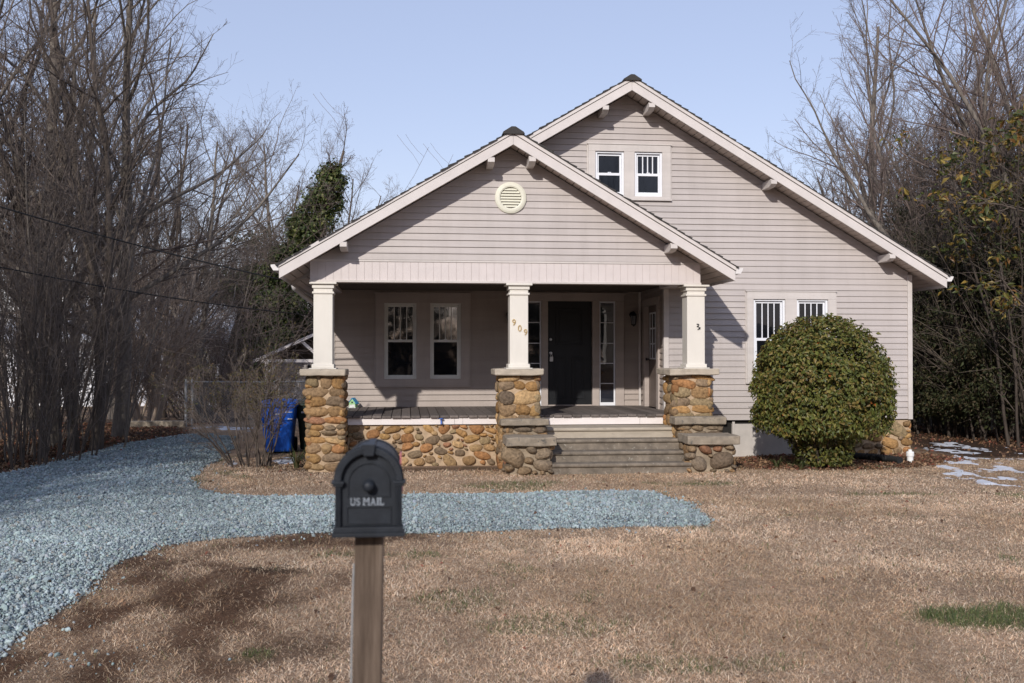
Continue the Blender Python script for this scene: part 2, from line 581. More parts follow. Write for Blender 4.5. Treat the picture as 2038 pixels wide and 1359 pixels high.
# rest of the shell (sides and back), lapped as well
mb = MB()
siding(mb, [(VBK + 0.004, WS), (VEND - 0.4, WS), (VEND - 0.4, 3.12), (VBK + 0.004, 3.12)], 0.1027, WS, lambda s, w, d: (-1.42 - d, s, w))
siding(mb, [(VW + 0.004, WS), (VEND - 0.4, WS), (VEND - 0.4, 3.12), (VW + 0.004, 3.12)], 0.1027, WS, lambda s, w, d: (8.865 + d, s, w))
siding(mb, [(-1.42, WS), (8.865, WS), (8.865, 3.1), (MR, MZ - zg), (-1.42, 3.1)], 0.1027, WS, lambda s, w, d: (s, VEND - 0.4 + d, w))
hb(mb, 'rear_wall', M['siding'])
hbox('porch_ceiling', M['barkdark'], -1.40, 4.56, VG + 0.32, VBK + 0.1, 2.955, 2.985, bevel=0)  # dark colour chosen to cut light bouncing around inside the porch
# corner boards
hbox('corner_board', M['trim'], 8.786, 8.868, VW - 0.035, VW + 0.09, 0.622, 3.17)
hbox('corner_board', M['trim'], 4.383, 4.471, VW - 0.035, VW + 0.06, 0.80, 2.95)
hbox('corner_board', M['trim'], 4.36, 4.40, VBK - 0.06, VBK - 0.021, 0.80, 2.95)
mb = MB()
mb.box(-1.42, -1.33, VBK - 0.035, VBK + 0.05, 0.80, 2.95)
hb(mb, 'corner_board', M['trim'], bevel=0.004)


# ---- roofs
def roof_slope(mb, ur, zr, ut, v0, v1, seed):
    r = np.random.default_rng(seed)
    L = math.hypot(ut - ur, SL * (ut - ur))
    sgn = 1 if ut > ur else -1
    du, dz = sgn / math.hypot(1, SL), -SL / math.hypot(1, SL)
    nu, nz = sgn * SL / math.hypot(1, SL), 1 / math.hypot(1, SL)
    n = int(L / 0.137); st = L / n
    for k in range(n):
        a, b = k * st, (k + 1) * st + (0.025 if k == n - 1 else 0)   # distances from the ridge
        j = r.normal(0, 0.007)
        h0 = 0.012; h1 = 0.030 + r.normal(0, 0.0035)
        P = lambda s, h, v: (ur + du * s + nu * h, v, zr + dz * s + nz * h)
        va = v0 + j
        mb.hexa([P(a, 0.002, va), P(a, h0, va), P(a, 0.002, v1), P(a, h0, v1), P(b, 0.002, va), P(b, h1, va), P(b, 0.002, v1), P(b, h1, v1)])


mb = MB()
roof_slope(mb, MR, MZ, MT + 0.02, VM - 0.03, VEND, 1)
roof_slope(mb, MR, MZ, ML - 0.02, VM - 0.03, VEND, 2)
roof = hb(mb, 'roof', M['shingle'])
mb = MB()
for k in range(38):
    v = VM - 0.05 + k * 0.3
    h = 0.036 + rng.normal(0, 0.004)
    mb.prism([(MR - 0.16, MZ - 0.16 * SL + 0.03), (MR + 0.16, MZ - 0.16 * SL + 0.03), (MR + 0.15, MZ - 0.15 * SL + h + 0.012), (MR + 0.03, MZ + h), (MR - 0.03, MZ + h), (MR - 0.15, MZ - 0.15 * SL + h + 0.012)], v, v + 0.31, lambda a, b, d: (a, d, b))
hb(mb, 'ridge_cap', M['shingle'], roof)
mb = MB()
roof_slope(mb, PR, PZ, PT + 0.02, VP - 0.03, VW + 0.02, 3)
roof_slope(mb, PR, PZ - 0.02, PL - 0.02, VP - 0.03, VM + 0.05, 4)
proof = hb(mb, 'porch_roof', M['shingle'])
mb = MB()
for k in range(7):
    v = VP - 0.05 + k * 0.3
    h = 0.040 + rng.normal(0, 0.005)
    mb.prism([(PR - 0.17, PZ - 0.17 * SL + 0.03), (PR + 0.17, PZ - 0.17 * SL + 0.03), (PR + 0.155, PZ - 0.155 * SL + h + 0.012), (PR + 0.03, PZ + h), (PR - 0.03, PZ + h), (PR - 0.155, PZ - 0.155 * SL + h + 0.012)], v, min(v + 0.31, VW), lambda a, b, d: (a, d, b))
hb(mb, 'ridge_cap', M['shingle'], proof)


def rake(name, ur, zr, ut, v, clipu=None):
    zt = zl(ut, ur, zr)
    e = 0.001 if ut > ur else -0.001
    a = ur + e
    mb = MB()
    mm = lambda p, q, d: (p, d, q)
    mb.prism([(a, zr - 0.066), (ut, zt - 0.066), (ut, zt - 0.222), (a, zr - 0.222)], v, v + 0.035, mm)
    o = hb(mb, name, M['rake'], bevel=0.004)
    mb = MB()
    mb.prism([(a, zr), (ut + 6 * e, zt), (ut + 6 * e, zt - 0.058), (a, zr - 0.058)], v - 0.016, v + 0.035, mm)
    hb(mb, 'rake_trim', M['rake'], o, bevel=0.004)
    mb = MB()
    mb.prism([(a, zr - 0.0582), (ut, zt - 0.0582), (ut, zt - 0.0658), (a, zr - 0.0658)], v + 0.006, v + 0.03, mm)
    hb(mb, 'rake_joint', M['dark'], o)


rake('rake_board', PR, PZ, PL, VP)
rake('rake_board', PR, PZ, PT, VP)
rake('rake_board', MR, MZ, ML, VM)
rake('rake_board', MR, MZ, MT, VM)


def soffit(ur, zr, ut, uw, vr, vw, vend):
    """planks under the overhang, seams running front to back"""
    mb = MB()
    sgn = 1 if ut > ur else -1
    n = int(abs(ut - ur) / 0.105)
    w = abs(ut - ur) / n
    for k in range(n):
        a = ur + sgn * (k * w + 0.006); b = ur + sgn * ((k + 1) * w - 0.006)
        out = abs(0.5 * (a + b) - ur) > abs(uw - ur)
        v1 = vend if out else vw
        za, zb = zl(a, ur, zr), zl(b, ur, zr)
        mb.hexa([(a, vr + 0.036, za - 0.175), (a, vr + 0.036, za - 0.163), (a, v1, za - 0.175), (a, v1, za - 0.163),
                 (b, vr + 0.036, zb - 0.175), (b, vr + 0.036, zb - 0.163), (b, v1, zb - 0.175), (b, v1, zb - 0.163)])
    hb(mb, 'soffit', M['soffit'])


soffit(PR, PZ, PL, -1.46, VP, VG + 0.02, VEND - 0.1)
soffit(PR, PZ, PT, 4.58, VP, VG + 0.02, VW - 0.03)
soffit(MR, MZ, MT, 8.865, VM, VW + 0.02, VEND - 0.1)
mb = MB()
soffit(MR, MZ, 0.9, -9, VM, VW + 0.02, VW + 0.02)
# eave boards closing the tips
for (ur, zr, ut, v0, v1) in ((PR, PZ, PL, VP + 0.036, VEND - 0.1), (PR, PZ, PT, VP + 0.036, VW - 0.022), (MR, MZ, MT, VM + 0.036, VEND - 0.1)):
    z = zl(ut, ur, zr); a, b = (ut - 0.022, ut - 0.001) if ut > ur else (ut + 0.001, ut + 0.022)
    hbox('eave_board', M['rake'], a, b, v0, v1, z - 0.215, z - 0.002)
for ut, ur, zr, v0, v1 in ((PL, PR, PZ, VP + 0.01, VEND - 0.3), (PT, PR, PZ, VP + 0.01, VW - 0.03), (MT, MR, MZ, VM + 0.01, VEND - 0.3)):
    z = zl(ut, ur, zr); s = 1 if ut > ur else -1
    mb = MB()
    mb.prism([(ut + s * 0.006, z - 0.012), (ut + s * 0.125, z - 0.02), (ut + s * 0.118, z - 0.05), (ut + s * 0.085, z - 0.105), (ut + s * 0.006, z - 0.105)], v0, v1, lambda a, b, d: (a, d, b))
    hb(mb, 'gutter', M['gutter'])
# downpipe curling back under the left eave
mb = MB()
zt_ = zl(PL, PR, PZ)
mb.tube([(PL - 0.06, 17.2, zt_ - 0.10), (PL - 0.05, 17.3, zt_ - 0.2), (PL + 0.08, 17.8, zt_ - 0.32), (PL + 0.30, 18.5, zt_ - 0.50), (-1.50, 18.72, zt_ - 0.7), (-1.50, 18.74, zt_ - 1.1), (-1.50, 18.74, 0.2)], 0.045, 10)
hb(mb, 'downspout', M['gutter'], smooth=True)

for ur, zr, us, vf, vw in ((PR, PZ, (1.248, 1.871, -0.943, 4.05), VP, VG), (MR, MZ, (3.29, 4.077, 6.19, 8.292), VM, VW)):
    for u in us:
        zb = zl(u, ur, zr)
        mb = MB()
        mb.prism([(vf + 0.002, zb - 0.295), (vf + 0.002, zb - 0.226), (vf + 0.038, zb - 0.226), (vf + 0.038, zb - 0.21), (vw + 0.02, zb - 0.21), (vw + 0.02, zb - 0.335), (vf + 0.12, zb - 0.335)], u - 0.052, u + 0.052, lambda a, b, d: (d, a, b))
        hb(mb, 'bracket', M['trim'], bevel=0.005)

# ---- porch beam with its vertical boards
mb = MB()
n = 52; w = (4.584 + 1.464) / n
for i in range(n):
    a = -1.464 + i * w
    mb.box(a + 0.0025, a + w - 0.0025, VG, VG + 0.02, 2.893, 3.172)
mb.box(-1.464, 4.584, VG + 0.008, VG + 0.30, 2.896, 3.19)
mb.box(-1.464, -1.20, VG + 0.30, VBK, 2.896, 3.15)
mb.box(4.30, 4.584, VG + 0.30, VW - 0.03, 2.896, 3.15)
beam = hb(mb, 'porch_beam', M['frieze'])
mb = MB()
mb.box(-1.472, 4.592, VG - 0.022, VG + 0.03, 2.857, 2.8925)
mb.box(-1.466, 4.586, VG - 0.012, VG + 0.015, 3.174, 3.204)
mb.box(-1.45, 4.57, VG + 0.031, VG + 0.29, 2.865, 2.894)
hb(mb, 'beam_trim', M['trim'], beam, bevel=0.004)

# ---- round gable vent
mb = MB()
vm_ = lambda x, y, h: (1.579 + x, VG - h, 4.177 + y)
mb.lathe([(0.165, 0.0), (0.165, 0.045), (0.185, 0.052), (0.215, 0.048), (0.242, 0.035), (0.242, 0.0)], 40, vm_)
for k in range(7):
    z = -0.128 + k * 0.043
    hw = math.sqrt(max(0.165 ** 2 - z * z, 0.0004)) - 0.004
    mb.hexa([(1.579 - hw, VG - 0.042, 4.177 + z - 0.017), (1.579 - hw, VG - 0.040, 4.177 + z - 0.012), (1.579 - hw, VG - 0.012, 4.177 + z + 0.008), (1.579 - hw, VG - 0.012, 4.177 + z + 0.022),
             (1.579 + hw, VG - 0.042, 4.177 + z - 0.017), (1.579 + hw, VG - 0.040, 4.177 + z - 0.012), (1.579 + hw, VG - 0.012, 4.177 + z + 0.008), (1.579 + hw, VG - 0.012, 4.177 + z + 0.022)])
hb(mb, 'gable_vent', M['ventcream'])


# ---- windows: casing > sash, pane
def window(name, vf, outer, opens, rail, muntins, sashmat, glassmat, casemat='trim'):
    u0, u1, w0, w1 = outer
    mb = MB()
    ob, ot = opens[0][2], opens[0][3]
    d = vf - 0.05
    mb.box(u0, u1, d, vf, ot + 0.001, w1)
    mb.box(u0, u1, d, vf, w0, ob - 0.001)
    edges = [u0] + [x for o in opens for x in (o[0], o[1])] + [u1]
    for a, b in zip(edges[0::2], edges[1::2]):
        mb.box(a, b, d + 0.002, vf, ob - 0.001, ot + 0.001)
    mb.box(u0 - 0.022, u1 + 0.022, d - 0.012, vf - 0.001, w1 + 0.001, w1 + 0.022)
    mb.box(u0 - 0.022, u0 - 0.001, d + 0.02, vf - 0.001, w0, w1)
    mb.box(u1 + 0.001, u1 + 0.022, d + 0.02, vf - 0.001, w0, w1)
    mb.box(u0 - 0.022, u1 + 0.022, d - 0.006, vf - 0.001, w0 - 0.022, w0 - 0.001)
    win = hb(mb, name, M[casemat], bevel=0.003)
    for i, (a, b, c, e) in enumerate(opens):
        f = 0.038
        ml = MB()                                  # lower sash, set forward of the upper
        v0, v1 = vf - 0.012, vf + 0.018
        ml.box(a, a + f, vf - 0.018, v1 + 0.03, c, e); ml.box(b - f, b, vf - 0.018, v1 + 0.03, c, e)
        ml.box(a + f + .001, b - f - .001, vf - 0.018, v1 + 0.03, e - f * 0.8, e); ml.box(a + f + .001, b - f - .001, vf - 0.02, v1 + 0.03, c, c + f * 1.1)
        hb(ml, 'window_frame', sashmat, win, bevel=0.003)
        a2, b2 = a + f + 0.001, b - f - 0.001
        s = 0.030
        mu = MB()
        vu = vf + 0.02
        mu.box(a2, a2 + s, vu, vu + 0.025, rail, e - f); mu.box(b2 - s, b2, vu, vu + 0.025, rail, e - f)
        mu.box(a2 + s, b2 - s, vu, vu + 0.025, e - f - s, e - f * 0.8 - 0.002); mu.box(a2 + s, b2 - s, vu, vu + 0.025, rail - 0.012, rail + 0.022)
        for k in range(muntins[i]):
            x = a2 + s + (b2 - a2 - 2 * s) * (k + 1) / (muntins[i] + 1)
            mu.box(x - 0.009, x + 0.009, vu + 0.004, vu + 0.02, rail + 0.022, e - f - s)
        hb(mu, 'upper_sash', sashmat, win, bevel=0.002)
        lo = MB()
        lo.box(a2, a2 + s, vf - 0.008, vf + 0.018, c + f * 1.1, rail + 0.02); lo.box(b2 - s, b2, vf - 0.008, vf + 0.018, c + f * 1.1, rail + 0.02)
        lo.box(a2 + s, b2 - s, vf - 0.010, vf + 0.018, rail - 0.026, rail + 0.018); lo.box(a2 + s, b2 - s, vf - 0.008, vf + 0.018, c + f * 1.1, c + f * 1.1 + s)
        xm = 0.5 * (a + b); lo.box(xm - 0.03, xm + 0.03, vf - 0.014, vf + 0.0, rail + 0.019, rail + 0.032)
        hb(lo, 'lower_sash', sashmat, win, bevel=0.002)
        g = MB(); g.box(a2 + 0.002, b2 - 0.002, vu + 0.026, vu + 0.032, rail - 0.01, e - f)
        hb(g, 'upper_pane', glassmat, win)
        g = MB(); g.box(a2 + 0.002, b2 - 0.002, vf + 0.010, vf + 0.0145, c + 0.01, rail + 0.01)
        hb(g, 'lower_pane', M['glass'], win)
    return win


window('attic_window', VW, (3.069, 4.504, 4.43, 5.36), [(3.191, 3.691, 4.48, 5.245), (3.875, 4.361, 4.48, 5.245)], 4.86, (0, 3), M['vinylwhite'], M['glass'])
window('bedroom_window', VW, (5.855, 7.456, 1.28, 2.855), holes_lo, 2.03, (3, 3), M['vinylwhite'], M['glass'])
window('porch_window', VBK, (-0.582, 1.157, 1.184, 2.893), dh[:2], 2.02, (3, 3), M['sashgrey'], M['glassblue'], 'taupetrim')

# ---- front entry: casing, door, sidelights
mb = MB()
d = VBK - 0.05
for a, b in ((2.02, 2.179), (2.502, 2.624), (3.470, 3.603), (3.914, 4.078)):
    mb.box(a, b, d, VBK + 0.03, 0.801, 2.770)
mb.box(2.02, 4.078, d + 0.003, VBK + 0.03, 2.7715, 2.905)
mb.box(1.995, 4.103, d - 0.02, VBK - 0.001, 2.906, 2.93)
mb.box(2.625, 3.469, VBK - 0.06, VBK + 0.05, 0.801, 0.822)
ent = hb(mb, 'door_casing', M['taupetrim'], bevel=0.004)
mb = MB()
dv = VBK + 0.035
mb.box(2.627, 3.467, dv, dv + 0.045, 0.823, 2.769)
door = hb(mb, 'front_door', M['door'])
mb = MB()
for (a, b, c, e) in ((2.78, 3.30, 1.94, 2.64), (2.75, 3.00, 0.93, 1.72), (3.08, 3.34, 0.93, 1.72)):
    t = 0.028
    mb.box(a, b, dv - 0.012, dv, e - t, e); mb.box(a, b, dv - 0.012, dv, c, c + t)
    mb.box(a, a + t, dv - 0.011, dv, c + t, e - t); mb.box(b - t, b, dv - 0.011, dv, c + t, e - t)
    mb.box(a + 0.07, b - 0.07, dv - 0.008, dv, c + 0.07, e - 0.07)
hb(mb, 'door_panel', M['door'], door, bevel=0.006)
mb = MB()
km = lambda x, y, h: (2.685 + x, dv - h, 1.79 + y)
mb.lathe([(0.03, 0), (0.03, 0.008), (0.012, 0.012), (0.012, 0.04), (0.026, 0.048), (0.03, 0.062), (0.022, 0.078)], 20, km)
hb(mb, 'knob', M['chrome'], door, smooth=False)
mb = MB()
mb.lathe([(0.027, 0), (0.027, 0.012), (0.018, 0.018)], 20, lambda x, y, h: (2.685 + x, dv - h, 2.05 + y))
hb(mb, 'deadbolt', M['chrome'], door)
mb = MB()
mb.box(2.662, 2.722, dv - 0.065, dv - 0.025, 1.635, 1.725)
mb.tube([(2.675, dv - 0.045, 1.725), (2.677, dv - 0.045, 1.765), (2.692, dv - 0.045, 1.775), (2.707, dv - 0.045, 1.765), (2.709, dv - 0.045, 1.725)], 0.006, 8)
hb(mb, 'lock_box', M['chrome'], door, bevel=0.003)
for (a, b) in ((2.181, 2.500), (3.605, 3.912)):
    mb = MB()
    f = 0.026
    v0, v1 = VBK - 0.012, VBK + 0.03
    mb.box(a, a + f, v0, v1, 0.86, 2.769); mb.box(b - f, b, v0, v1, 0.86, 2.769)
    mb.box(a, b, v0 - 0.003, v1, 2.742, 2.7695); mb.box(a, b, v0 - 0.003, v1, 0.802, 0.862)
    for z in (2.368, 1.978, 1.598, 1.218):
        mb.box(a + f, b - f, v0 + 0.012, v1 - 0.004, z - 0.008, z + 0.008)
    sl = hb(mb, 'sidelight', M['vinylwhite'], bevel=0.002)
    g = MB(); g.box(a + 0.005, b - 0.005, VBK + 0.018, VBK + 0.024, 0.85, 2.75)
    hb(g, 'pane', M['glassblue'], sl)

# ---- side door in the short wall at the right end of the porch
mb = MB()
for a, b in ((17.12, 17.258), (18.102, 18.24)):
    mb.box(4.375, 4.47, a, b, 0.801, 2.659)
mb.box(4.378, 4.47, 17.12, 18.24, 2.6605, 2.79)
hb(mb, 'side_casing', M['taupetrim'], bevel=0.004)
mb = MB(); mb.box(4.455, 4.495, 17.262, 18.098, 0.81, 2.655)
sd = hb(mb, 'side_door', M['brown'])
mb = MB()
mb.box(4.448, 4.4545, 17.40, 17.96, 1.70, 2.52)
hb(mb, 'pane', M['glassblue'], sd)
mb = MB()
for z in (1.69, 1.96, 2.24, 2.52): mb.box(4.438, 4.4475, 17.38, 17.98, z - 0.014, z + 0.014)
for y in (17.39, 17.58, 17.78, 17.97): mb.box(4.440, 4.4475, y - 0.013, y + 0.013, 1.70, 2.52)
hb(mb, 'grille', M['vinylwhite'], sd)
mb = MB()
mb.lathe([(0.03, 0), (0.03, 0.01), (0.012, 0.014), (0.012, 0.04), (0.028, 0.05), (0.024, 0.08)], 16, lambda x, y, h: (4.455 - h, 18.02 + x, 1.68 + y))
hb(mb, 'knob', M['blackmetal'], sd)

# ---- wall lanterns
for u in (4.239, 1.90):
    mb = MB()
    v = VBK - 0.02
    mb.lathe([(0.06, 0), (0.055, 0.015), (0.02, 0.02)], 16, lambda x, y, h: (u + x, v - h, 2.52 + y))
    mb.tube([(u, v - 0.02, 2.52), (u, v - 0.07, 2.58), (u, v - 0.12, 2.57)], 0.010, 8)
    mb.lathe([(0.012, 0.0), (0.02, -0.01), (0.075, -0.075), (0.06, -0.085)], 6, lambda x, y, h: (u + x, v - 0.12 + y, 2.575 + h))
    for k in range(6):
        an = k * math.pi / 3
        mb.tube([(u + 0.058 * math.cos(an), v - 0.12 + 0.058 * math.sin(an), 2.49), (u + 0.040 * math.cos(an), v - 0.12 + 0.040 * math.sin(an), 2.335)], 0.0055, 5)
    mb.lathe([(0.044, 0), (0.048, -0.012), (0.02, -0.03), (0.008, -0.045)], 6, lambda x, y, h: (u + x, v - 0.12 + y, 2.337 + h))
    ln = hb(mb, 'wall_lantern', M['blackmetal'])
    g = MB()
    g.lathe([(0.038, 2.34), (0.054, 2.49)], 6, lambda x, y, h: (u + x, v - 0.12 + y, h))
    hb(g, 'glass', M['lampglass'], ln)

# ---- columns
cols = ((-1.268, 0), (1.712, 0), (4.510, 0))
for ci, (u, _) in enumerate(cols):
    h = 0.1425
    mb = MB()
    v0 = VG + 0.0; vc = v0 + h
    mb.box(u - h, u + h, vc - h, vc + h, 1.545, 2.84)
    c = hb(mb, 'porch_column', M['cream'], bevel=0.006)
    mb = MB()
    for (r, z0, z1) in ((0.203, 2.826, 2.8565), (0.163, 2.764, 2.8255), (0.163, 2.682, 2.714)):
        mb.box(u - r, u + r, vc - r, vc + r, z0, z1)
    hb(mb, 'capital', M['cream'], c, bevel=0.006)
    mb = MB()
    mb.box(u - 0.168, u + 0.168, vc - 0.168, vc + 0.168, 1.558, 1.616)
    mb.box(u - 0.205, u + 0.205, vc - 0.205, vc + 0.205, 1.5405, 1.5575)
    hb(mb, 'column_base', M['cream'], c, bevel=0.008)


def glyph(ch, size, ext):
    cu = bpy.data.curves.new('glyph', 'FONT')
    cu.body = ch; cu.size = size; cu.extrude = ext; cu.resolution_u = 6
    ob = bpy.data.objects.new('glyph', cu)
    COL.objects.link(ob)
    dg = bpy.context.evaluated_depsgraph_get()
    me = bpy.data.meshes.new_from_object(ob.evaluated_get(dg))
    v = np.array([q.co[:] for q in me.vertices])
    f = [list(p.vertices) for p in me.polygons]
    bpy.data.objects.remove(ob); bpy.data.curves.remove(cu); bpy.data.meshes.remove(me)
    return v, f


def add_faces(mb, v, f, col=None):
    by = {}
    for p in f: by.setdefault(len(p), []).append(p)
    mb.add(v, list(by.values()), col)


mb = MB()
for ch, u, w in (('9', 1.632, 2.258), ('0', 1.722, 2.168), ('9', 1.812, 2.106)):
    v, f = glyph(ch, 0.138, 0.006)
    c0 = 0.5 * (v.min(0) + v.max(0))
    v = v - c0
    v = np.stack([u + v[:, 0] * 0.92, VG - 0.008 - v[:, 2], w + v[:, 1]], axis=1)
    add_faces(mb, v, f)
hb(mb, 'house_number', M['gold'])
# torn mount left on the right-hand column
mb = MB()
for k in range(7):
    a = rng.uniform(-0.018, 0.022); b = 2.15 + k * 0.014 + rng.uniform(-0.006, 0.006)
    mb.box(4.53 + a, 4.53 + a + rng.uniform(0.012, 0.03), VG - 0.012, VG + 0.001, b, b + rng.uniform(0.010, 0.02))
hb(mb, 'mount_residue', M['blackmetal'])

# ---- stonework
PAL = np.array([(0.34, 0.20, 0.085), (0.38, 0.235, 0.10), (0.30, 0.19, 0.095), (0.26, 0.175, 0.10), (0.33, 0.17, 0.075), (0.22, 0.16, 0.105), (0.40, 0.27, 0.14), (0.28, 0.21, 0.12)])
PALD = np.array([(0.21, 0.155, 0.10), (0.28, 0.145, 0.085), (0.16, 0.12, 0.085), (0.25, 0.19, 0.12)])
PALG = np.array([(0.23, 0.17, 0.11), (0.27, 0.19, 0.115), (0.20, 0.155, 0.11), (0.30, 0.19, 0.10), (0.17, 0.135, 0.10)])


def stone_cols(r, n, p_dark=0.13, pal=PAL):
    c = pal[r.integers(0, len(pal), n)].copy()
    k = r.random(n) < p_dark
    c[k] = PALD[r.integers(0, len(PALD), k.sum())]
    return c * r.uniform(0.85, 1.4, (n, 1)) * np.array((0.95, 0.93, 0.90))


def rows(r, W, Hh, hr, lr):
    """stones laid in rough rows: list of (cx, cy, half length, half height, tilt)"""
    out = []; y = 0.0
    while y < Hh - 0.03:
        h = min(r.uniform(*hr), Hh - y)
        if Hh - y - h < hr[0] * 0.6: h = Hh - y
        x = 0.0
        while x < W - 0.02:
            l = r.uniform(*lr)
            if W - x - l < lr[0] * 0.7: l = W - x
            dy = r.uniform(-0.012, 0.012)
            if l < h * 0.95 and h > 0.11 and r.random() < 0.6:
                out.append((x + l / 2, y + h * 0.28 + dy, l * 0.52, h * 0.29, r.normal(0, 0.14)))
                out.append((x + l / 2, y + h * 0.76 + dy, l * 0.52, h * 0.27, r.normal(0, 0.14)))
            else:
                out.append((x + l / 2, y + h / 2 + dy, l * 0.525, h * r.uniform(0.47, 0.56), r.normal(0, 0.13)))
            x += l
        y += h
    return out


def darts(r, W, Hh, sizes, n=9000):
    """irregular field stones thrown big first"""
    out = []
    for rad, tries in sizes:
        for _ in range(tries):
            a = rad * r.uniform(0.8, 1.2); asp = r.uniform(1.2, 1.95)
            b = a / asp
            x = r.uniform(a * 0.7, W - a * 0.7); y = r.uniform(b * 0.8, Hh - b * 0.9)
            ok = True
            for (px, py, pa, pb, pt) in out:
                dx, dy = (x - px), (y - py)
                q = (dx / (a + pa + 0.008)) ** 2 + (dy / (b + pb + 0.008)) ** 2
                if q < 0.93: ok = False; break
            if ok: out.append((x, y, a, b, r.normal(0, 0.28)))
    return out


def face_stones(mb, r, lay, m, nvec, svec, depth, pd=0.13, pal=PAL):
    n = len(lay)
    L = np.array(lay); L[:, 2:4] *= 1.03
    C = np.array([m(a, b) for a, b in L[:, :2]], float)
    s = np.array(svec, float); w = np.array([0, 0, 1.0]); nn = np.array(nvec, float)
    ct, st = np.cos(L[:, 4])[:, None], np.sin(L[:, 4])[:, None]
    A = (s * ct + w * st) * L[:, 2:3]
    B = (-s * st + w * ct) * L[:, 3:4]
    D = nn[None] * (depth * r.uniform(0.75, 1.2, (n, 1)))
    lumps(mb, r, C, A, B, D, stone_cols(r, n, pd, pal), ICO3, 0.16, 0.88)


def pier(name, u0, u1, v0, v1, z1, seed, parent=None, pal=PAL, core='mortar', hr=(0.09, 0.155), lr=(0.17, 0.36), pd=0.08):
    r = np.random.default_rng(seed)
    i = 0.035
    mb = MB(); mb.box(u0 + i, u1 - i, v0 + i, v1, -0.05, z1)
    o = hb(mb, name, M[core], parent, bevel=0.02)
    mb = MB()
    W, Dp = u1 - u0, v1 - v0
    face_stones(mb, r, rows(r, W, z1, hr, lr), lambda a, b: (u0 + a, v0 + i + 0.015, b), (0, -1, 0), (1, 0, 0), 0.062, pd, pal)
    face_stones(mb, r, rows(r, Dp, z1, hr, lr), lambda a, b: (u0 + i + 0.015, v0 + a, b), (-1, 0, 0), (0, 1, 0), 0.062, pd, pal)
    face_stones(mb, r, rows(r, Dp, z1, hr, lr), lambda a, b: (u1 - i - 0.015, v0 + a, b), (1, 0, 0), (0, 1, 0), 0.062, pd, pal)
    hb(mb, 'stonework', M['stone'], o, smooth=True)
    return o


def slab(name, u0, u1, v0, v1, z0, z1, mat, parent, seed):
    """rough cast slab: subdivided box with worn edges"""
    bm = bmesh.new()
    bmesh.ops.create_cube(bm, size=1.0)
    bmesh.ops.bevel(bm, geom=bm.edges[:], offset=0.06, segments=1, affect='EDGES')
    bmesh.ops.subdivide_edges(bm, edges=bm.edges[:], cuts=4, use_grid_fill=True)
    r = np.random.default_rng(seed)
    V = np.array([q.co[:] for q in bm.verts])
    F = [[q.index for q in p.verts] for p in bm.faces]
    bm.free()
    S = np.array([u1 - u0, v1 - v0, z1 - z0])
    # keep the bevel about the same size on every side
    for k in range(3):
        e = np.abs(V[:, k]) > 0.43
        V[e, k] = np.sign(V[e, k]) * (0.5 - (0.5 - np.abs(V[e, k])) * 0.22 / S[k] * 0.9)
    P = V * S
    nz = Noise2(seed)
    d = np.stack([nz.fbm(P[:, 1] * 9 + 5, P[:, 2] * 9 + P[:, 0] * 7), nz.fbm(P[:, 0] * 9, P[:, 2] * 9 + 31), nz.fbm(P[:, 0] * 8 + 50, P[:, 1] * 8)], 1) - 0.5
    P = P + d * 0.035
    P += np.array([(u0 + u1) / 2, (v0 + v1) / 2, (z0 + z1) / 2])
    mb = MB(); add_faces(mb, P, F)
    return hb(mb, name, mat, parent)


p1 = pier('stone_pier', -1.515, -0.935, 15.16, 15.80, 1.445, 21)
slab('pier_cap', -1.59, -0.92, 15.06, 15.86, 1.443, 1.541, M['slab'], p1, 31)
p2 = pier('stone_pier', 1.40, 2.035, 15.16, 15.80, 1.445, 22, hr=(0.11, 0.22), lr=(0.16, 0.34))
slab('pier_cap', 1.325, 2.075, 15.06, 15.86, 1.443, 1.541, M['slab'], p2, 32)
p3 = pier('stone_pier', 4.12, 4.76, 15.16, 15.80, 1.445, 27, hr=(0.11, 0.19), lr=(0.18, 0.36))
slab('pier_cap', 4.03, 4.83, 15.06, 15.86, 1.443, 1.541, M['slab'], p3, 33)

# cheek walls beside the steps
for (ua, ub, sd_) in ((1.44, 2.12, 41), (4.14, 4.88, 51)):
    c = pier('cheek_wall', ua + 0.01, ub - 0.01, 14.98, 15.2, 0.69, sd_, None, PALG, 'mortargrey', (0.10, 0.17), (0.15, 0.32), 0.2)
    slab('cheek_slab', ua - 0.04 - (0.03 if ua > 3 else 0), ub + 0.01, 14.90, 15.22, 0.69, 0.785 + (0.02 if ua > 3 else 0), M['slabdark'], c, sd_ + 1)
    r = np.random.default_rng(sd_ + 2)
    mb = MB(); mb.box(ua + 0.05, ub - 0.03, 14.50, 14.975, -0.05, 0.43)
    hb(mb, 'lower_core', M['mortargrey'], c, bevel=0.02)
    mb = MB()
    big = ((0.15, 60), (0.11, 140), (0.075, 240), (0.045, 300))
    face_stones(mb, r, darts(r, ub - ua + 0.02, 0.43, big), lambda a, b: (ua + a - 0.01, 14.52, b), (0, -1, 0), (1, 0, 0), 0.11, 0.12, PALG)
    for (ue, nx) in ((ua + 0.06, -1), (ub - 0.04, 1)):
        face_stones(mb, r, darts(r, 0.5, 0.43, big[1:]), lambda a, b: (ue, 14.5 + a, b), (nx, 0, 0), (0, 1, 0), 0.08, 0.12, PALG)
    hb(mb, 'lower_stonework', M['stone'], c, smooth=True)
    slab('cheek_slab', ua - 0.01, ub + 0.05, 14.40, 14.98, 0.425, 0.555, M['slabdark'], c, sd_ + 3)

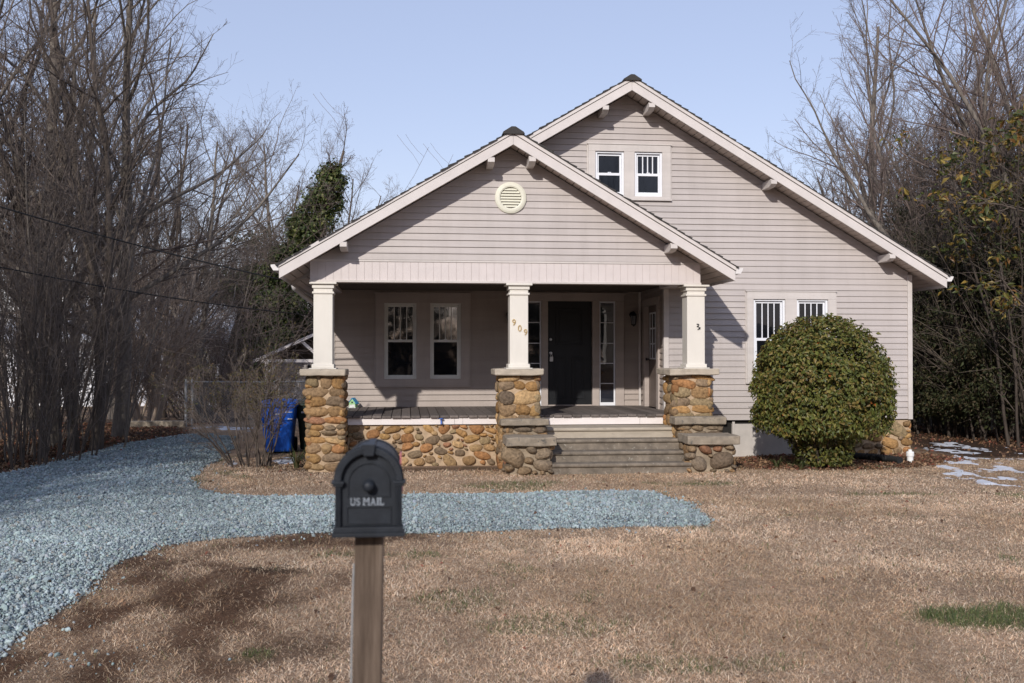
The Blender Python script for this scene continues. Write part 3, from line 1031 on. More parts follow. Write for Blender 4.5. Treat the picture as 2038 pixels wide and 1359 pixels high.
# porch foundation between the piers
r = np.random.default_rng(61)
mb = MB(); mb.box(-0.93, 1.42, 15.835, 16.0, -0.1, 0.656)
fw = hb(mb, 'porch_foundation', M['mortar'])
mb = MB()
lay = darts(r, 2.32, 0.65, ((0.105, 60), (0.09, 500), (0.07, 1100), (0.05, 1100), (0.03, 700)))
face_stones(mb, r, lay, lambda a, b: (-0.92 + a, 15.83, b), (0, -1, 0), (1, 0, 0), 0.042, 0.17)
hb(mb, 'stonework', M['stone'], fw, smooth=True)
# stone at the right-hand corner, pale panel and dark gap under the siding
r = np.random.default_rng(62)
mb = MB(); mb.box(7.40, 8.85, VW + 0.02, VW + 0.3, -0.1, 0.622)
fw = hb(mb, 'main_foundation', M['mortar'])
mb = MB()
lay = darts(r, 1.45, 0.62, ((0.15, 100), (0.115, 300), (0.08, 600), (0.05, 700)))
face_stones(mb, r, lay, lambda a, b: (7.41 + a, VW + 0.015, b), (0, -1, 0), (1, 0, 0), 0.05, 0.12)
lay = darts(r, 1.2, 0.62, ((0.15, 100), (0.115, 300), (0.08, 600)))
face_stones(mb, r, lay, lambda a, b: (8.84, VW + 0.02 + a, b), (1, 0, 0), (0, 1, 0), 0.045, 0.12)
hb(mb, 'stonework', M['stone'], fw, smooth=True)
mb = MB(); mb.box(5.60, 7.395, VW + 0.005, VW + 0.06, -0.1, 0.56)
mb.box(5.595, 5.64, VW - 0.02, VW + 0.004, -0.1, 0.60)
hb(mb, 'access_panel', M['panel'], bevel=0.004)
hbox('crawlspace', M['dark'], 4.44, 7.39, VW + 0.07, VW + 0.4, -0.1, 0.622, bevel=0)
hbox('crawlspace_back', M['dark'], -1.40, 4.43, 16.02, 16.3, -0.1, 0.74, bevel=0)
hbox('floor_sill', M['dark'], 4.44, 8.84, VW + 0.005, VW + 0.019, 0.615, 0.66, bevel=0)
hbox('side_foundation', M['mortar'], -1.40, 8.85, VBK + 0.1, VEND - 0.5, -0.1, 0.625, bevel=0)

# ---- porch deck, fascia, steps
mb = MB()
u = -1.45
while u < 4.40:
    w = 0.140
    z = 0.80 + rng.normal(0, 0.0015)
    c = np.array((0.150, 0.126, 0.113)) * rng.uniform(0.75, 1.3)
    mb.box(u, min(u + w, 4.41), 15.745 + rng.uniform(-0.014, 0.014), VBK - 0.022, z - 0.035, z, c)
    u += w + 0.011
hb(mb, 'porch_deck', M['deck'], bevel=0.004)
for a, b in ((-0.93, 0.745), (0.748, 0.875), (0.878, 1.42)):
    hbox('fascia_board', M['whitewood'], a, b, 15.785, 15.815, 0.657, 0.763)
for a, b in ((2.13, 3.735), (3.738, 4.12)):
    hbox('fascia_board', M['whitewood'], a, b, 15.785, 15.815, 0.640, 0.763)
mb = MB()
st = ((0.63, 15.20, 'steptan'), (0.472, 14.95, 'stepgrey'), (0.312, 14.70, 'stepgrey'), (0.157, 14.45, 'stepgrey'))
for k, (z, v, mt) in enumerate(st):
    vb = 15.80 if k == 0 else st[k - 1][1] + 0.045
    mb = MB()
    mb.prism([(v + 0.035, -0.05), (v + 0.035, z - 0.062), (v + 0.008, z - 0.05), (v, z - 0.03), (v + 0.006, z - 0.008), (v + 0.02, z), (vb, z), (vb, -0.05)], 2.115, 4.20, lambda a, b, d: (d, a, b))
    hb(mb, 'step', M[mt], bevel=0.004)
    if k == 0:
        mb = MB(); mb.box(2.12, 4.19, 15.21, 15.236, 0.40, 0.565)
# blue spigot on the fascia
mb = MB()
mb.tube([(0.533, 15.79, 0.715), (0.533, 15.74, 0.715), (0.533, 15.715, 0.70), (0.533, 15.705, 0.665)], 0.013, 8)
mb.lathe([(0.004, -0.008), (0.034, -0.006), (0.034, 0.006), (0.004, 0.008)], 8, lambda x, y, h: (0.533 + x, 15.735 + y, 0.752 + h))
mb.tube([(0.533, 15.735, 0.715), (0.533, 15.735, 0.75)], 0.006, 6)
hb(mb, 'spigot', M['bluepaint'])
# ================================================================= ground height and areas
def gz(x, y):
    x = np.asarray(x, float); y = np.asarray(y, float)
    return -0.5 * smooth(22, 36, y) + 0.05 * (N1.fbm(x * 0.35 + 40, y * 0.35 + 40, 3) - 0.5) * smooth(17.5, 10, y) + 0.012 * (N1(x * 2.3, y * 2.3) - 0.5) - 0.25 * smooth(8.3, 5.6, y)


DRIVE = [(-3.7, 2.0), (-3.37, 6.57), (-3.33, 6.9), (-3.28, 7.5), (-3.38, 8.52), (-3.24, 9.2), (-2.74, 9.58), (-2.08, 9.85), (-1.09, 9.85), (-0.09, 9.87), (0.92, 10.07), (1.54, 10.13), (1.96, 10.22), (2.1, 10.6), (2.11, 11.28), (1.99, 12.28), (1.75, 12.82), (0.84, 12.73), (-0.12, 12.5), (-1.06, 12.45), (-1.99, 12.41), (-2.92, 12.36), (-3.72, 12.54), (-4.22, 13.11), (-4.57, 14.01), (-4.70, 14.91), (-4.95, 16.69), (-5.3, 18.97), (-6.0, 21.3), (-6.9, 22.3), (-7.35, 21.04), (-7.62, 19.5), (-7.45, 15.93), (-7.46, 14.53), (-7.7, 10.0), (-8.0, 2.0)]
SNOW = {
    'side': [(5.75, 15.1), (6.2, 15.85), (6.5, 15.9), (6.2, 14.8), (6.2, 13.2), (6.4, 11.9), (8.0, 13.0), (9.3, 16.6), (9.6, 18.97), (9.3, 20.3), (8.2, 20.3), (7.6, 18.47), (7.35, 17.2), (7.0, 16.3), (6.6, 15.95)],
    'shrub': [(-4.5, 14.75), (-4.85, 16.4), (-4.9, 17.6), (-4.45, 16.9), (-4.15, 16.1), (-4.2, 15.3)],
    'bins': [(-4.15, 16.2), (-4.3, 17.3), (-3.7, 17.7), (-3.1, 17.2), (-3.25, 16.1), (-3.6, 15.6)],
    'back': [(-6.0, 22.2), (-7.0, 23.2), (-8.0, 24.6), (-8.3, 26.8), (-7.2, 26.6), (-6.4, 25.0), (-5.4, 23.0)],
    'wood': [(-9.6, 25.2), (-10.6, 26.6), (-9.4, 27.2), (-8.4, 26.2)],
    'spot': [(3.0, 6.22), (3.12, 6.30), (3.3, 6.2), (3.15, 6.12)],
    'spotb': [(-2.46, 6.46), (-2.36, 6.54), (-2.22, 6.48), (-2.34, 6.40)],
    'spotc': [(5.9, 11.9), (6.1, 12.2), (6.4, 12.0), (6.2, 11.6)],
    'spotd': [(2.0, 6.13), (2.12, 6.2), (2.26, 6.12), (2.14, 6.06)],
}


def drive_sd(x, y):
    d = sdist(DRIVE, x, y)
    return d + 0.16 * (N1.fbm(x * 1.7 + 3, y * 1.7 + 8, 3) - 0.5) * 2 * 0.7


def snow_sd(x, y):
    d = np.full(np.shape(x), -1e9)
    for k, p in SNOW.items():
        s = sdist(p, x, y)
        if k == 'side': s = np.minimum(s, 0.42)
        if k == 'back': s = np.minimum(s, 0.6)
        big = 0.3 if k == 'side' else 0.8 if k in ('back', 'wood') else (0.34 if k in ('shrub', 'bins') else 0.07)
        d = np.maximum(d, s - big * (N1.fbm(np.asarray(x) * 2.3 + 60, np.asarray(y) * 1.3 + 5, 5) - 0.33) * 1.9 - (1.15 if k == 'side' else 0.2) * (N1.fbm(np.asarray(x) * 3.4 + 7, np.asarray(y) * 1.9 + 3, 5) - 0.40))
    return d


# ================================================================= loose things
MZ0 = 1.198                                            # underside of the mailbox
mxy = (-0.359, 2.50)
mail = empty('mailbox', (mxy[0], mxy[1], 0), TH, 'black arched mailbox reading US MAIL on a square wooden post', 'mailbox')
mail.scale = (0.82, 0.82, 0.82); mail.location.z = 1.75 * (1 - 0.82)


def mbuild(mb, name, mat, parent=mail, **k):
    return mb.build(name, mat, parent, (0, 0, 0), **k)


mb = MB()
pz = np.linspace(-0.3, MZ0 - 0.001, 12)
for a, b in ((-1.0, MZ0 - 0.001),):
    w = 0.0445
    lean = lambda z: -0.012 * (MZ0 - z)
    mb.hexa([(-w + lean(a), 0.05, a), (-w + lean(b), 0.05, b), (-w + lean(a), 0.139, a), (-w + lean(b), 0.139, b), (w + lean(a), 0.05, a), (w + lean(b), 0.05, b), (w + lean(a), 0.139, a), (w + lean(b), 0.139, b)])
mbuild(mb, 'post', M['post'], bevel=0.007)
arch = lambda r, z0, n=24: [(r * math.cos(math.pi * i / n), z0 + r * math.sin(math.pi * i / n)) for i in range(n + 1)]
Z = lambda h: MZ0 + h
fm = lambda a, b, d: (a, d, b)
mb = MB()                                              # barrel
mb.prism([(-0.083, Z(0.01)), (0.083, Z(0.01)), (0.089, Z(0.165))] + [(p[0], p[1]) for p in arch(0.092, Z(0.165))] + [(-0.089, Z(0.165))], 0.012, 0.44, fm)
body = mbuild(mb, 'body', M['mail'], bevel=0.003)
mb = MB()
for y0 in (0.13, 0.33):
    pass
ring = [(-0.018, 0), (0.018, 0)]
n = 24
for (r0, r1, y0, y1) in ((0.0925, 0.096, 0.41, 0.443),):
    o_ = arch(r1, Z(0.165)); i_ = arch(r0, Z(0.165))
    mb.prism(o_ + i_[::-1], y0, y1, fm)
mb.hexa([(-0.014, 0.03, Z(0.255)), (-0.012, 0.03, Z(0.264)), (-0.014, 0.435, Z(0.255)), (-0.012, 0.435, Z(0.262)), (0.014, 0.03, Z(0.255)), (0.012, 0.03, Z(0.264)), (0.014, 0.435, Z(0.255)), (0.012, 0.435, Z(0.262))])
mbuild(mb, 'ridge', M['mail'], body, bevel=0.002)
mb = MB()                                              # front surround
mb.box(-0.110, 0.110, -0.022, 0.05, Z(0.0), Z(0.012)); mb.box(-0.106, 0.106, -0.016, 0.045, Z(0.0125), Z(0.029))
for s in (-1, 1):
    a, b = sorted((s * 0.083, s * 0.1015)); mb.box(a, b, -0.008, 0.035, Z(0.0295), Z(0.152))
    for q in range(3):
        a, b = sorted((s * (0.0852 + q * 0.0056), s * (0.0885 + q * 0.0056))); mb.box(a, b, -0.012, -0.0085, Z(0.034), Z(0.148))
    a, b = sorted((s * 0.074, s * 0.1125)); mb.box(a, b, -0.020, 0.04, Z(0.1605), Z(0.169))
    a, b = sorted((s * 0.078, s * 0.108)); mb.box(a, b, -0.015, 0.038, Z(0.1525), Z(0.160))
o_ = arch(0.103, Z(0.1695), 32); i_ = arch(0.083, Z(0.1695), 32)
for k in range(32):
    mb.prism([o_[k], o_[k + 1], i_[k + 1], i_[k]], -0.016, 0.036, fm)
o_ = arch(0.107, Z(0.1695), 32); i_ = arch(0.1032, Z(0.1695), 32)
for k in range(32):
    mb.prism([o_[k], o_[k + 1], i_[k + 1], i_[k]], 0.004, 0.03, fm)
mb.prism([(-0.021, Z(0.281)), (0.021, Z(0.281)), (0.015, Z(0.246)), (-0.015, Z(0.246))][::-1], -0.026, 0.034, fm)
mbuild(mb, 'surround', M['mail'], bevel=0.0015)
mb = MB()                                              # door
mb.prism([(-0.0825, Z(0.03)), (0.0825, Z(0.03)), (0.0825, Z(0.168))] + arch(0.0822, Z(0.169)) + [(-0.0825, Z(0.168))], 0.004, 0.0115, fm)
o_ = arch(0.065, Z(0.160), 28); i_ = arch(0.0605, Z(0.160), 28)
for k in range(28):
    mb.prism([o_[k], o_[k + 1], i_[k + 1], i_[k]], -0.001, 0.0038, fm)
for s in (-1, 1):
    a, b = sorted((s * 0.0605, s * 0.065)); mb.box(a, b, -0.001, 0.0038, Z(0.122), Z(0.1598))
    a, b = sorted((s * 0.064, s * 0.0685)); mb.box(a, b, -0.001, 0.0038, Z(0.040), Z(0.087))
mb.box(-0.069, 0.069, -0.0012, 0.0038, Z(0.0365), Z(0.0395)); mb.box(-0.069, 0.069, -0.0012, 0.0038, Z(0.0875), Z(0.0905))
mb.box(-0.067, 0.067, -0.0005, 0.0038, Z(0.1185), Z(0.1215))
mdoor = mbuild(mb, 'door', M['mail'], bevel=0.0008)
mb = MB()
mb.lathe([(0.020, 0), (0.020, 0.003), (0.008, 0.006), (0.008, 0.014), (0.015, 0.02), (0.0175, 0.027), (0.014, 0.034), (0.006, 0.0375)], 24, lambda x, y, h: (x, 0.0038 - h, Z(0.154) + y))
mbuild(mb, 'knob', M['mail'], mdoor, smooth=True)
mb = MB()                                              # raised serif letters
x = -0.0565
hgt = 0.0225


def serif(cx, zz, w=0.007):
    mb.box(cx - w / 2, cx + w / 2, 0.0, 0.0038, zz - 0.0009, zz + 0.0009)


zb_, zt2 = Z(0.0935), Z(0.0935) + hgt
for ch, wid in (('U', 0.0175), ('S', 0.0145), (' ', 0.006), ('M', 0.0225), ('A', 0.019), ('I', 0.009), ('L', 0.0155)):
    if ch == ' ': x += wid; continue
    v, f = glyph(ch, 0.031, 0.0018)
    lo, hi = v.min(0), v.max(0)
    iw = wid * (0.78 if ch != 'I' else 0.42)
    cx = x + wid / 2
    q = np.stack([cx + (v[:, 0] - (lo[0] + hi[0]) / 2) / (hi[0] - lo[0]) * iw, 0.002 - v[:, 2], zb_ + (v[:, 1] - lo[1]) / (hi[1] - lo[1]) * hgt], 1)
    add_faces(mb, q, f)
    l, r_ = cx - iw / 2, cx + iw / 2
    st_ = 0.0018
    if ch == 'U': serif(l + st_, zt2 - 0.0009); serif(r_ - st_, zt2 - 0.0009, 0.006)
    if ch == 'M':
        for e in (l + st_, r_ - st_): serif(e, zb_ + 0.0009); serif(e, zt2 - 0.0009, 0.006)
    if ch == 'A': serif(l + 0.001, zb_ + 0.0009); serif(r_ - 0.001, zb_ + 0.0009)
    if ch == 'I': serif(cx, zb_ + 0.0009); serif(cx, zt2 - 0.0009)
    if ch == 'L': serif(l + st_, zt2 - 0.0009); serif(l + 0.001, zb_ + 0.0009, 0.005); mb.box(r_ - 0.0022, r_, 0.0, 0.0038, zb_, zb_ + 0.006)
    x += wid
mbuild(mb, 'lettering', M['mailletter'], mdoor)
mb = MB()                                              # flag, folded down along the right side
mb.box(0.0935, 0.0985, 0.20, 0.215, Z(0.115), Z(0.236)); mb.box(0.094, 0.098, 0.14, 0.2155, Z(0.190), Z(0.238))
mb.lathe([(0.013, 0), (0.013, 0.012), (0.006, 0.014)], 14, lambda a, b, h: (0.089 + h, 0.2075 + a, Z(0.115) + b))
mbuild(mb, 'flag', M['flag'], bevel=0.0012)
mb = MB()                                              # strap bolts on the post sides
mb.tube([(-0.048, 0.075, 1.10), (-0.0515, 0.075, 1.02), (-0.0555, 0.076, 0.8), (-0.0565, 0.076, 0.45), (-0.062, 0.076, -0.2)], 0.0035, 6)
mbuild(mb, 'wire', M['galv'])


def rbox_ring(hw, hd, r, n=5):
    out = []
    for cx, cy, a0 in ((hw - r, hd - r, 0), (-hw + r, hd - r, 90), (-hw + r, -hd + r, 180), (hw - r, -hd + r, 270)):
        for i in range(n + 1):
            a = R(a0 + 90 * i / n); out.append((cx + r * math.cos(a), cy + r * math.sin(a)))
    return out


def wheelie_bin(name, mat, loc, rz, label, stickers):
    o = empty(name, loc, rz, label, 'bin', 'wheeled bins beside the porch')
    mb = MB()
    rings = [(0.225, 0.26, 0.0), (0.235, 0.27, 0.02), (0.275, 0.33, 0.55), (0.277, 0.332, 0.56), (0.288, 0.342, 0.565), (0.30, 0.36, 0.80), (0.33, 0.39, 0.80), (0.33, 0.39, 0.84), (0.315, 0.375, 0.845)]
    ps = [rbox_ring(a, b, 0.07) for a, b, _ in rings]; k = len(ps[0])
    V = [(x, y, rings[i][2] + 0.03) for i in range(len(rings)) for x, y in ps[i]]
    F = [[i * k + j, i * k + (j + 1) % k, (i + 1) * k + (j + 1) % k, (i + 1) * k + j] for i in range(len(rings) - 1) for j in range(k)]
    mb.add(V, [F, [list(range(k))[::-1]], [[(len(rings) - 1) * k + j for j in range(k)]]])
    mb.build('bin_body', mat, o, bevel=0.004)
    mb = MB()
    prof = [(0.335, 0.395, 0.846), (0.335, 0.395, 0.862), (0.30, 0.35, 0.895), (0.20, 0.22, 0.915), (0.05, 0.06, 0.92)]
    ps = [rbox_ring(a, b, min(0.075, a * 0.9)) for a, b, _ in prof]
    V = [(x, y, prof[i][2] + 0.03 + (0.012 if y > 0 else 0)) for i in range(len(prof)) for x, y in ps[i]]
    F = [[i * k + j, i * k + (j + 1) % k, (i + 1) * k + (j + 1) % k, (i + 1) * k + j] for i in range(len(prof) - 1) for j in range(k)]
    mb.add(V, [F, [[(len(prof) - 1) * k + j for j in range(k)]], [list(range(k))[::-1]]])
    mb.build('lid', mat, o, bevel=0.003)
    mb = MB(); mb.tube([(-0.22, 0.36, 0.84), (-0.22, 0.44, 0.88), (0.22, 0.44, 0.88), (0.22, 0.36, 0.84)], 0.014, 8)
    mb.build('handle', mat, o, smooth=True)
    for s in (-1, 1):
        mb = MB(); mb.lathe([(0.02, -0.025), (0.12, -0.025), (0.13, -0.012), (0.13, 0.012), (0.12, 0.025), (0.02, 0.025)], 20, lambda a, b, h: (s * 0.265 + h, 0.27 + a, 0.13 + b))
        mb.build('wheel', M['rubber'], o)
    for (a, b, c, d) in stickers:
        mb = MB(); mb.box(a, b, -0.372 + 0.03 * 0, -0.353, c, d); mb.build('sticker', M['label'], o)
    return o


wheelie_bin('recycling_bin', M['binblue'], (-4.20, 18.0, float(gz(-4.2, 18))), R(7), 'bright blue wheeled bin with closed lid beside bare shrub', ((-0.05, 0.06, 0.70, 0.712), (0.14, 0.26, 0.735, 0.745), (0.18, 0.26, 0.612, 0.628)))
wheelie_bin('rubbish_bin', M['bingreen'], (-3.66, 18.5, float(gz(-3.66, 18.5))), R(4), 'dark green wheeled bin half hidden behind left stone pier', ((-0.2, 0.2, 0.70, 0.73),))

# birdhouse on the porch floor
bx, by = uv2xy(-0.97, 18.25)
bh = empty('birdhouse', (bx, by, 0.801), TH + R(-20), 'small birdhouse with blue roof and green front standing on the porch floor', 'birdhouse')
mb = MB()
mb.prism([(-0.06, 0.01), (0.06, 0.01), (0.06, 0.09), (0, 0.165), (-0.06, 0.09)], -0.06, 0.06, fm)
M['bhgreen'] = painted('pale_green_paint', (0.36, 0.62, 0.30), 0.5, 0.1); M['bhblue'] = painted('bright_blue_paint', (0.03, 0.32, 0.62), 0.45, 0.1); M['bhwhite'] = painted('white_paint', (0.7, 0.7, 0.68), 0.5, 0.05)
mb.build('box', M['bhgreen'], bh)
mb = MB()
for s in (-1, 1):
    mb.hexa([(0, -0.075, 0.170), (0, -0.075, 0.182), (0, 0.075, 0.170), (0, 0.075, 0.182), (s * 0.085, -0.075, 0.066), (s * 0.085, -0.075, 0.078), (s * 0.085, 0.075, 0.066), (s * 0.085, 0.075, 0.078)])
mb.build('roof', M['bhblue'], bh)
mb = MB(); mb.lathe([(0.016, 0), (0.016, 0.003)], 18, lambda a, b, h: (a, -0.0605 - h, 0.10 + b)); mb.build('entry_hole', M['rubber'], bh)
mb = MB(); mb.box(-0.07, 0.07, -0.07, 0.07, 0, 0.0098); mb.box(-0.05, 0.05, -0.0625, -0.0605, 0.012, 0.06); mb.build('base', M['bhwhite'], bh)

# white clean-out pipe and black drain pipe at the right-hand corner
cx_, cy_ = 6.50, 16.28
cp = empty('cleanout_pipe', (cx_, cy_, float(gz(cx_, cy_))), 0, 'short white capped plastic pipe standing by the house corner', 'pipe')
mb = MB(); mb.lathe([(0.05, -0.1), (0.05, 0.13)], 20, lambda a, b, h: (a, b, h)); mb.build('pipe', M['pvc'], cp, smooth=False)
mb = MB(); mb.lathe([(0.062, 0.10), (0.062, 0.16), (0.055, 0.175), (0.03, 0.18), (0.03, 0.205), (0.02, 0.21)], 20, lambda a, b, h: (a, b, h)); mb.build('cap', M['pvc'], cp)
mb = MB()
P = []
pts = [(6.75, 18.0, 0.35), (6.45, 17.2, 0.12), (6.35, 16.75, 0.075), (6.25, 16.3, 0.07), (6.18, 15.95, 0.07)]
for i in range(61):
    t = i / 60 * (len(pts) - 1); k = min(int(t), len(pts) - 2); f_ = t - k
    P.append([pts[k][j] * (1 - f_) + pts[k + 1][j] * f_ for j in range(3)])
P = np.array(P)
pts = [(5.25, 17.15), (5.55, 16.85), (5.9, 16.55), (6.12, 16.22), (6.2, 15.93)]
for i in range(61):
    t = i / 60 * (len(pts) - 1); k = min(int(t), len(pts) - 2); f_ = t - k
    P[i] = [pts[k][0] * (1 - f_) + pts[k + 1][0] * f_, pts[k][1] * (1 - f_) + pts[k + 1][1] * f_, 0.07]
mb.tube(P, np.where(np.arange(61) % 2 == 0, 0.058, 0.05), 14)
tag(mb.build('drain_pipe', M['rubber'], None), 'black corrugated drain pipe lying on the soil under the round bush', 'pipe')

# flat stone in the bed
rk = np.random.default_rng(8)
mb = MB(); lumps(mb, rk, np.array([[5.08, 16.05, 0.02]]), np.array([[0.13, 0.02, 0]]), np.array([[-0.01, 0.08, 0]]), np.array([[0, 0, 0.05]]), np.array([[0.42, 0.33, 0.25]]))
tag(mb.build('garden_stone', M['stone'], None, smooth=True), 'pale flat stone lying in front of the round bush', 'stone')

# ---- chain link fence at the back of the drive
fy = 25.5
g0 = float(gz(-8.3, fy))
fence = empty('chain_link_fence', (-8.35, fy, g0), 0, 'grey chain link fence closing off the back yard behind the drive', 'fence')
H_ = 1.15; x1 = 5.6
mb = MB(); mb.tube([(0, 0, H_), (x1, 0.2, H_)], 0.02, 8); mb.build('top_rail', M['galv'], fence, smooth=True)
for px_ in (0.0, 0.16, 2.4, 4.8):
    mb = MB(); mb.lathe([(0.032, -0.1), (0.032, H_ + 0.04), (0.036, H_ + 0.05), (0.015, H_ + 0.085)], 12, lambda a, b, h: (px_ + a, b + px_ * 0.036, h)); mb.build('post', M['galv'], fence)
mb = MB(); s = 0.07; segs = []
for d_ in (-1, 1):
    k = -H_
    while k < x1 + H_:
        a = (k, 0.0); b = (k + H_, H_)
        if d_ < 0: a, b = (k + H_, 0.0), (k, H_)
        lo, hi = 0.02, x1
        def cl(p, q, X): t = (X - p[0]) / (q[0] - p[0]); return (X, p[1] + t * (q[1] - p[1]))
        pa, pb = a, b
        if pa[0] > pb[0]: pa, pb = pb, pa
        if pb[0] > lo and pa[0] < hi:
            if pa[0] < lo: pa = cl(pa, pb, lo)
            if pb[0] > hi: pb = cl(pa, pb, hi)
            segs.append([(pa[0], pa[0] * 0.036, pa[1]), (pb[0], pb[0] * 0.036, pb[1])])
        k += s
segs = np.array(segs)
mb.tubes(segs, np.full(segs.shape[:2], 0.0028), 4)
mb.build('wire_mesh', M['galv'], fence)
# low concrete kerb beside the fence
kx, ky = -9.0, 25.1
mb = MB(); mb.box(-0.9, 0.75, -0.12, 0.12, -0.1, 0.16)
o = mb.build('concrete_kerb', M['slabdark'], None, bevel=0.02); o.location = (kx, ky, float(gz(kx, ky))); o.rotation_euler = (0, 0, R(6))
tag(o, 'low weathered concrete kerb at the foot of the fence post', 'kerb')

# ---- old garage behind the house, only its left corner in view
gx, gy = -7.2, 39.0
G0 = float(gz(gx, gy))
gar = empty('garage', (gx, gy, G0), R(4), 'old pale wooden garage with open truss gable behind the house', 'garage')


def gb(mb, name, mat, parent=None, **k): return mb.build(name, mat, parent or gar, **k)


hw_, eh = 2.45, 2.08
mb = MB()
siding(mb, [(-hw_, 0.1), (hw_, 0.1), (hw_, eh), (-hw_, eh)], 0.15, 0.1, lambda s_, w_, d_: (s_, 1.2 - d_, w_))
gb(mb, 'wall', M['garagewood'])
mb = MB(); mb.box(-hw_, hw_, 1.3, 8, 0.0, eh); gb(mb, 'shell', M['garagewood'])
mb = MB(); mb.prism([(-hw_, eh), (hw_, eh), (0, eh + hw_ * 0.45)], 1.25, 1.4, fm); gb(mb, 'gable', M['barkdark'])
for s_ in (-1, 1):
    mb = MB()
    mb.prism([(0, eh + 1.20), (s_ * 2.85, eh - 0.08), (s_ * 2.85, eh - 0.02), (0, eh + 1.27)], -0.15, 8.2, fm)
    rf_ = gb(mb, 'roof', M['shingle'])
    mb = MB(); mb.prism([(0, eh + 1.16), (s_ * 2.86, eh - 0.13), (s_ * 2.86, eh + 0.0), (0, eh + 1.285)], -0.2, -0.16, fm); gb(mb, 'rake_board', M['whitewood'], rf_)
mb = MB(); mb.box(-2.55, 2.55, -0.12, -0.02, eh - 0.10, eh + 0.02); gb(mb, 'tie_beam', M['whitewood'])
for s_ in (-1, 1):
    mb = MB(); mb.prism([(s_ * 1.05, eh + 0.68), (s_ * 0.93, eh + 0.72), (s_ * 0.15, eh + 0.02), (s_ * 0.32, eh + 0.02)], -0.11, -0.04, fm); gb(mb, 'brace', M['whitewood'])
    mb = MB(); mb.box(s_ * 2.36 - 0.06, s_ * 2.36 + 0.06, -0.13, -0.01, -0.1, eh - 0.1); gb(mb, 'post', M['whitewood'])
    mb = MB(); mb.prism([(s_ * 2.3, eh - 0.55), (s_ * 2.3, eh - 0.42), (s_ * 1.9, eh - 0.1), (s_ * 1.78, eh - 0.1)], -0.1, -0.04, fm); gb(mb, 'brace', M['whitewood'])
mb = MB(); mb.box(-1.1, -0.1, 1.12, 1.2, 0.1, 2.0); dr_ = gb(mb, 'door', M['trim'])
mb = MB(); mb.box(-0.93, -0.27, 1.105, 1.119, 1.15, 1.85); gb(mb, 'pane', M['glass'], dr_)

# ---- pale house seen through the wood on the left
nb = empty('neighbour_house', (-17.0, 44, -0.5), R(8), 'white house with snowy roof glimpsed through the trees on the left', 'house')
mb = MB(); mb.box(-5, 4.0, 0, 7, 0, 2.9); nbw = mb.build('wall', M['vinylwhite'], nb)
mb = MB()
M['snow'] = painted('old_snow', (0.66, 0.68, 0.73), 0.6, 0.08, (1, 1, 1), 5.0, ((0.40, 0.35, 0.30), 0.62, 14.0), 0.9)
mb.hexa([(-5.4, -0.5, 2.8), (-5.4, -0.5, 2.95), (-5.4, 3.5, 4.6), (-5.4, 3.5, 4.75), (4.4, -0.5, 2.8), (4.4, -0.5, 2.95), (4.4, 3.5, 4.6), (4.4, 3.5, 4.75)])
mb.build('roof', M['snow'], nb)
for x_ in (-3, -0.3, 2.4):
    mb = MB(); mb.box(x_ - 0.5, x_ + 0.5, -0.03, 0.001, 0.9, 2.2); f_ = mb.build('window', M['trim'], nb)
    mb = MB(); mb.box(x_ - 0.42, x_ + 0.42, -0.04, -0.031, 0.98, 2.12); mb.build('pane', M['glass'], f_)


# ---- overhead cables to the left eave
def cable(a, b, sag, r, label):
    t = np.linspace(0, 1, 40)[:, None]
    P = np.array(a) * (1 - t) + np.array(b) * t
    P[:, 2] -= sag * 4 * t[:, 0] * (1 - t[:, 0])
    mb = MB(); mb.tube(P, r, 6)
    tag(mb.build('overhead_cable', M['cable'], None, smooth=True), label, 'cable', 'cables running to the house')


e1 = uv2xy(-1.86, 16.2); e2 = uv2xy(-1.5, 18.2)
cable((-12.0, 11.2, 5.6), (e1[0], e1[1], 2.93), 0.25, 0.011, 'upper of two dark overhead cables sloping down to the left eave')
cable((-12.0, 12.2, 4.3), (e2[0], e2[1], 2.45), 0.3, 0.010, 'lower of two dark overhead cables crossing in front of the wood')
# ================================================================= ground, gravel, snow, grass, leaves
rg = np.random.default_rng(77)
xs = np.concatenate([-np.geomspace(700, 15, 16), np.arange(-14, 14.01, 0.1), np.geomspace(15, 700, 16)])
ys = np.concatenate([-np.geomspace(300, 4, 14), np.arange(-2, 30.01, 0.1), np.geomspace(31, 900, 20)])
XX, YY = np.meshgrid(xs, ys, indexing='ij')
ZZ = gz(XX, YY)
fine = (np.abs(XX) < 14) & (YY > 3) & (YY < 30)
dsd = drive_sd(XX, YY)
nA = N1.fbm(XX * 0.6, YY * 0.6, 4); nB = N1.fbm(XX * 2.2 + 9, YY * 2.2, 4)


def dirt_w(x, y):
    d = drive_sd(x, y)
    near = smooth(-1.7, -0.05, d) * smooth(12.4, 10.5, y)
    band = smooth(2.6, -0.5, np.abs(np.asarray(x) + 2.2)) * smooth(11, 9.3, y)
    rag = 0.45 + 0.9 * smooth(0.36, 0.60, N1.fbm(np.asarray(x) * 3.1 + 2, np.asarray(y) * 2.4 + 6, 4))
    return rag * np.clip(near * 0.9 * band + 0.8 * band * smooth(0.40, 0.58, N1.fbm(np.asarray(x) * 0.9 + 5, np.asarray(y) * 0.9 + 2, 3)), 0, 0.74)


GREENS = [(3.35, 7.08, 0.70, 0.26, 1.0), (4.9, 16.1, 0.75, 0.65, 0.85), (0.0, 13.5, 0.6, 0.6, 0.55), (2.6, 13.6, 0.5, 0.3, 0.6), (-1.65, 6.46, 0.13, 0.07, 0.8), (0.3, 6.9, 0.5, 0.2, 0.3), (5.6, 15.6, 0.5, 0.25, 0.6), (-0.4, 7.4, 0.35, 0.25, 0.3), (1.2, 6.3, 0.6, 0.15, 0.35)]


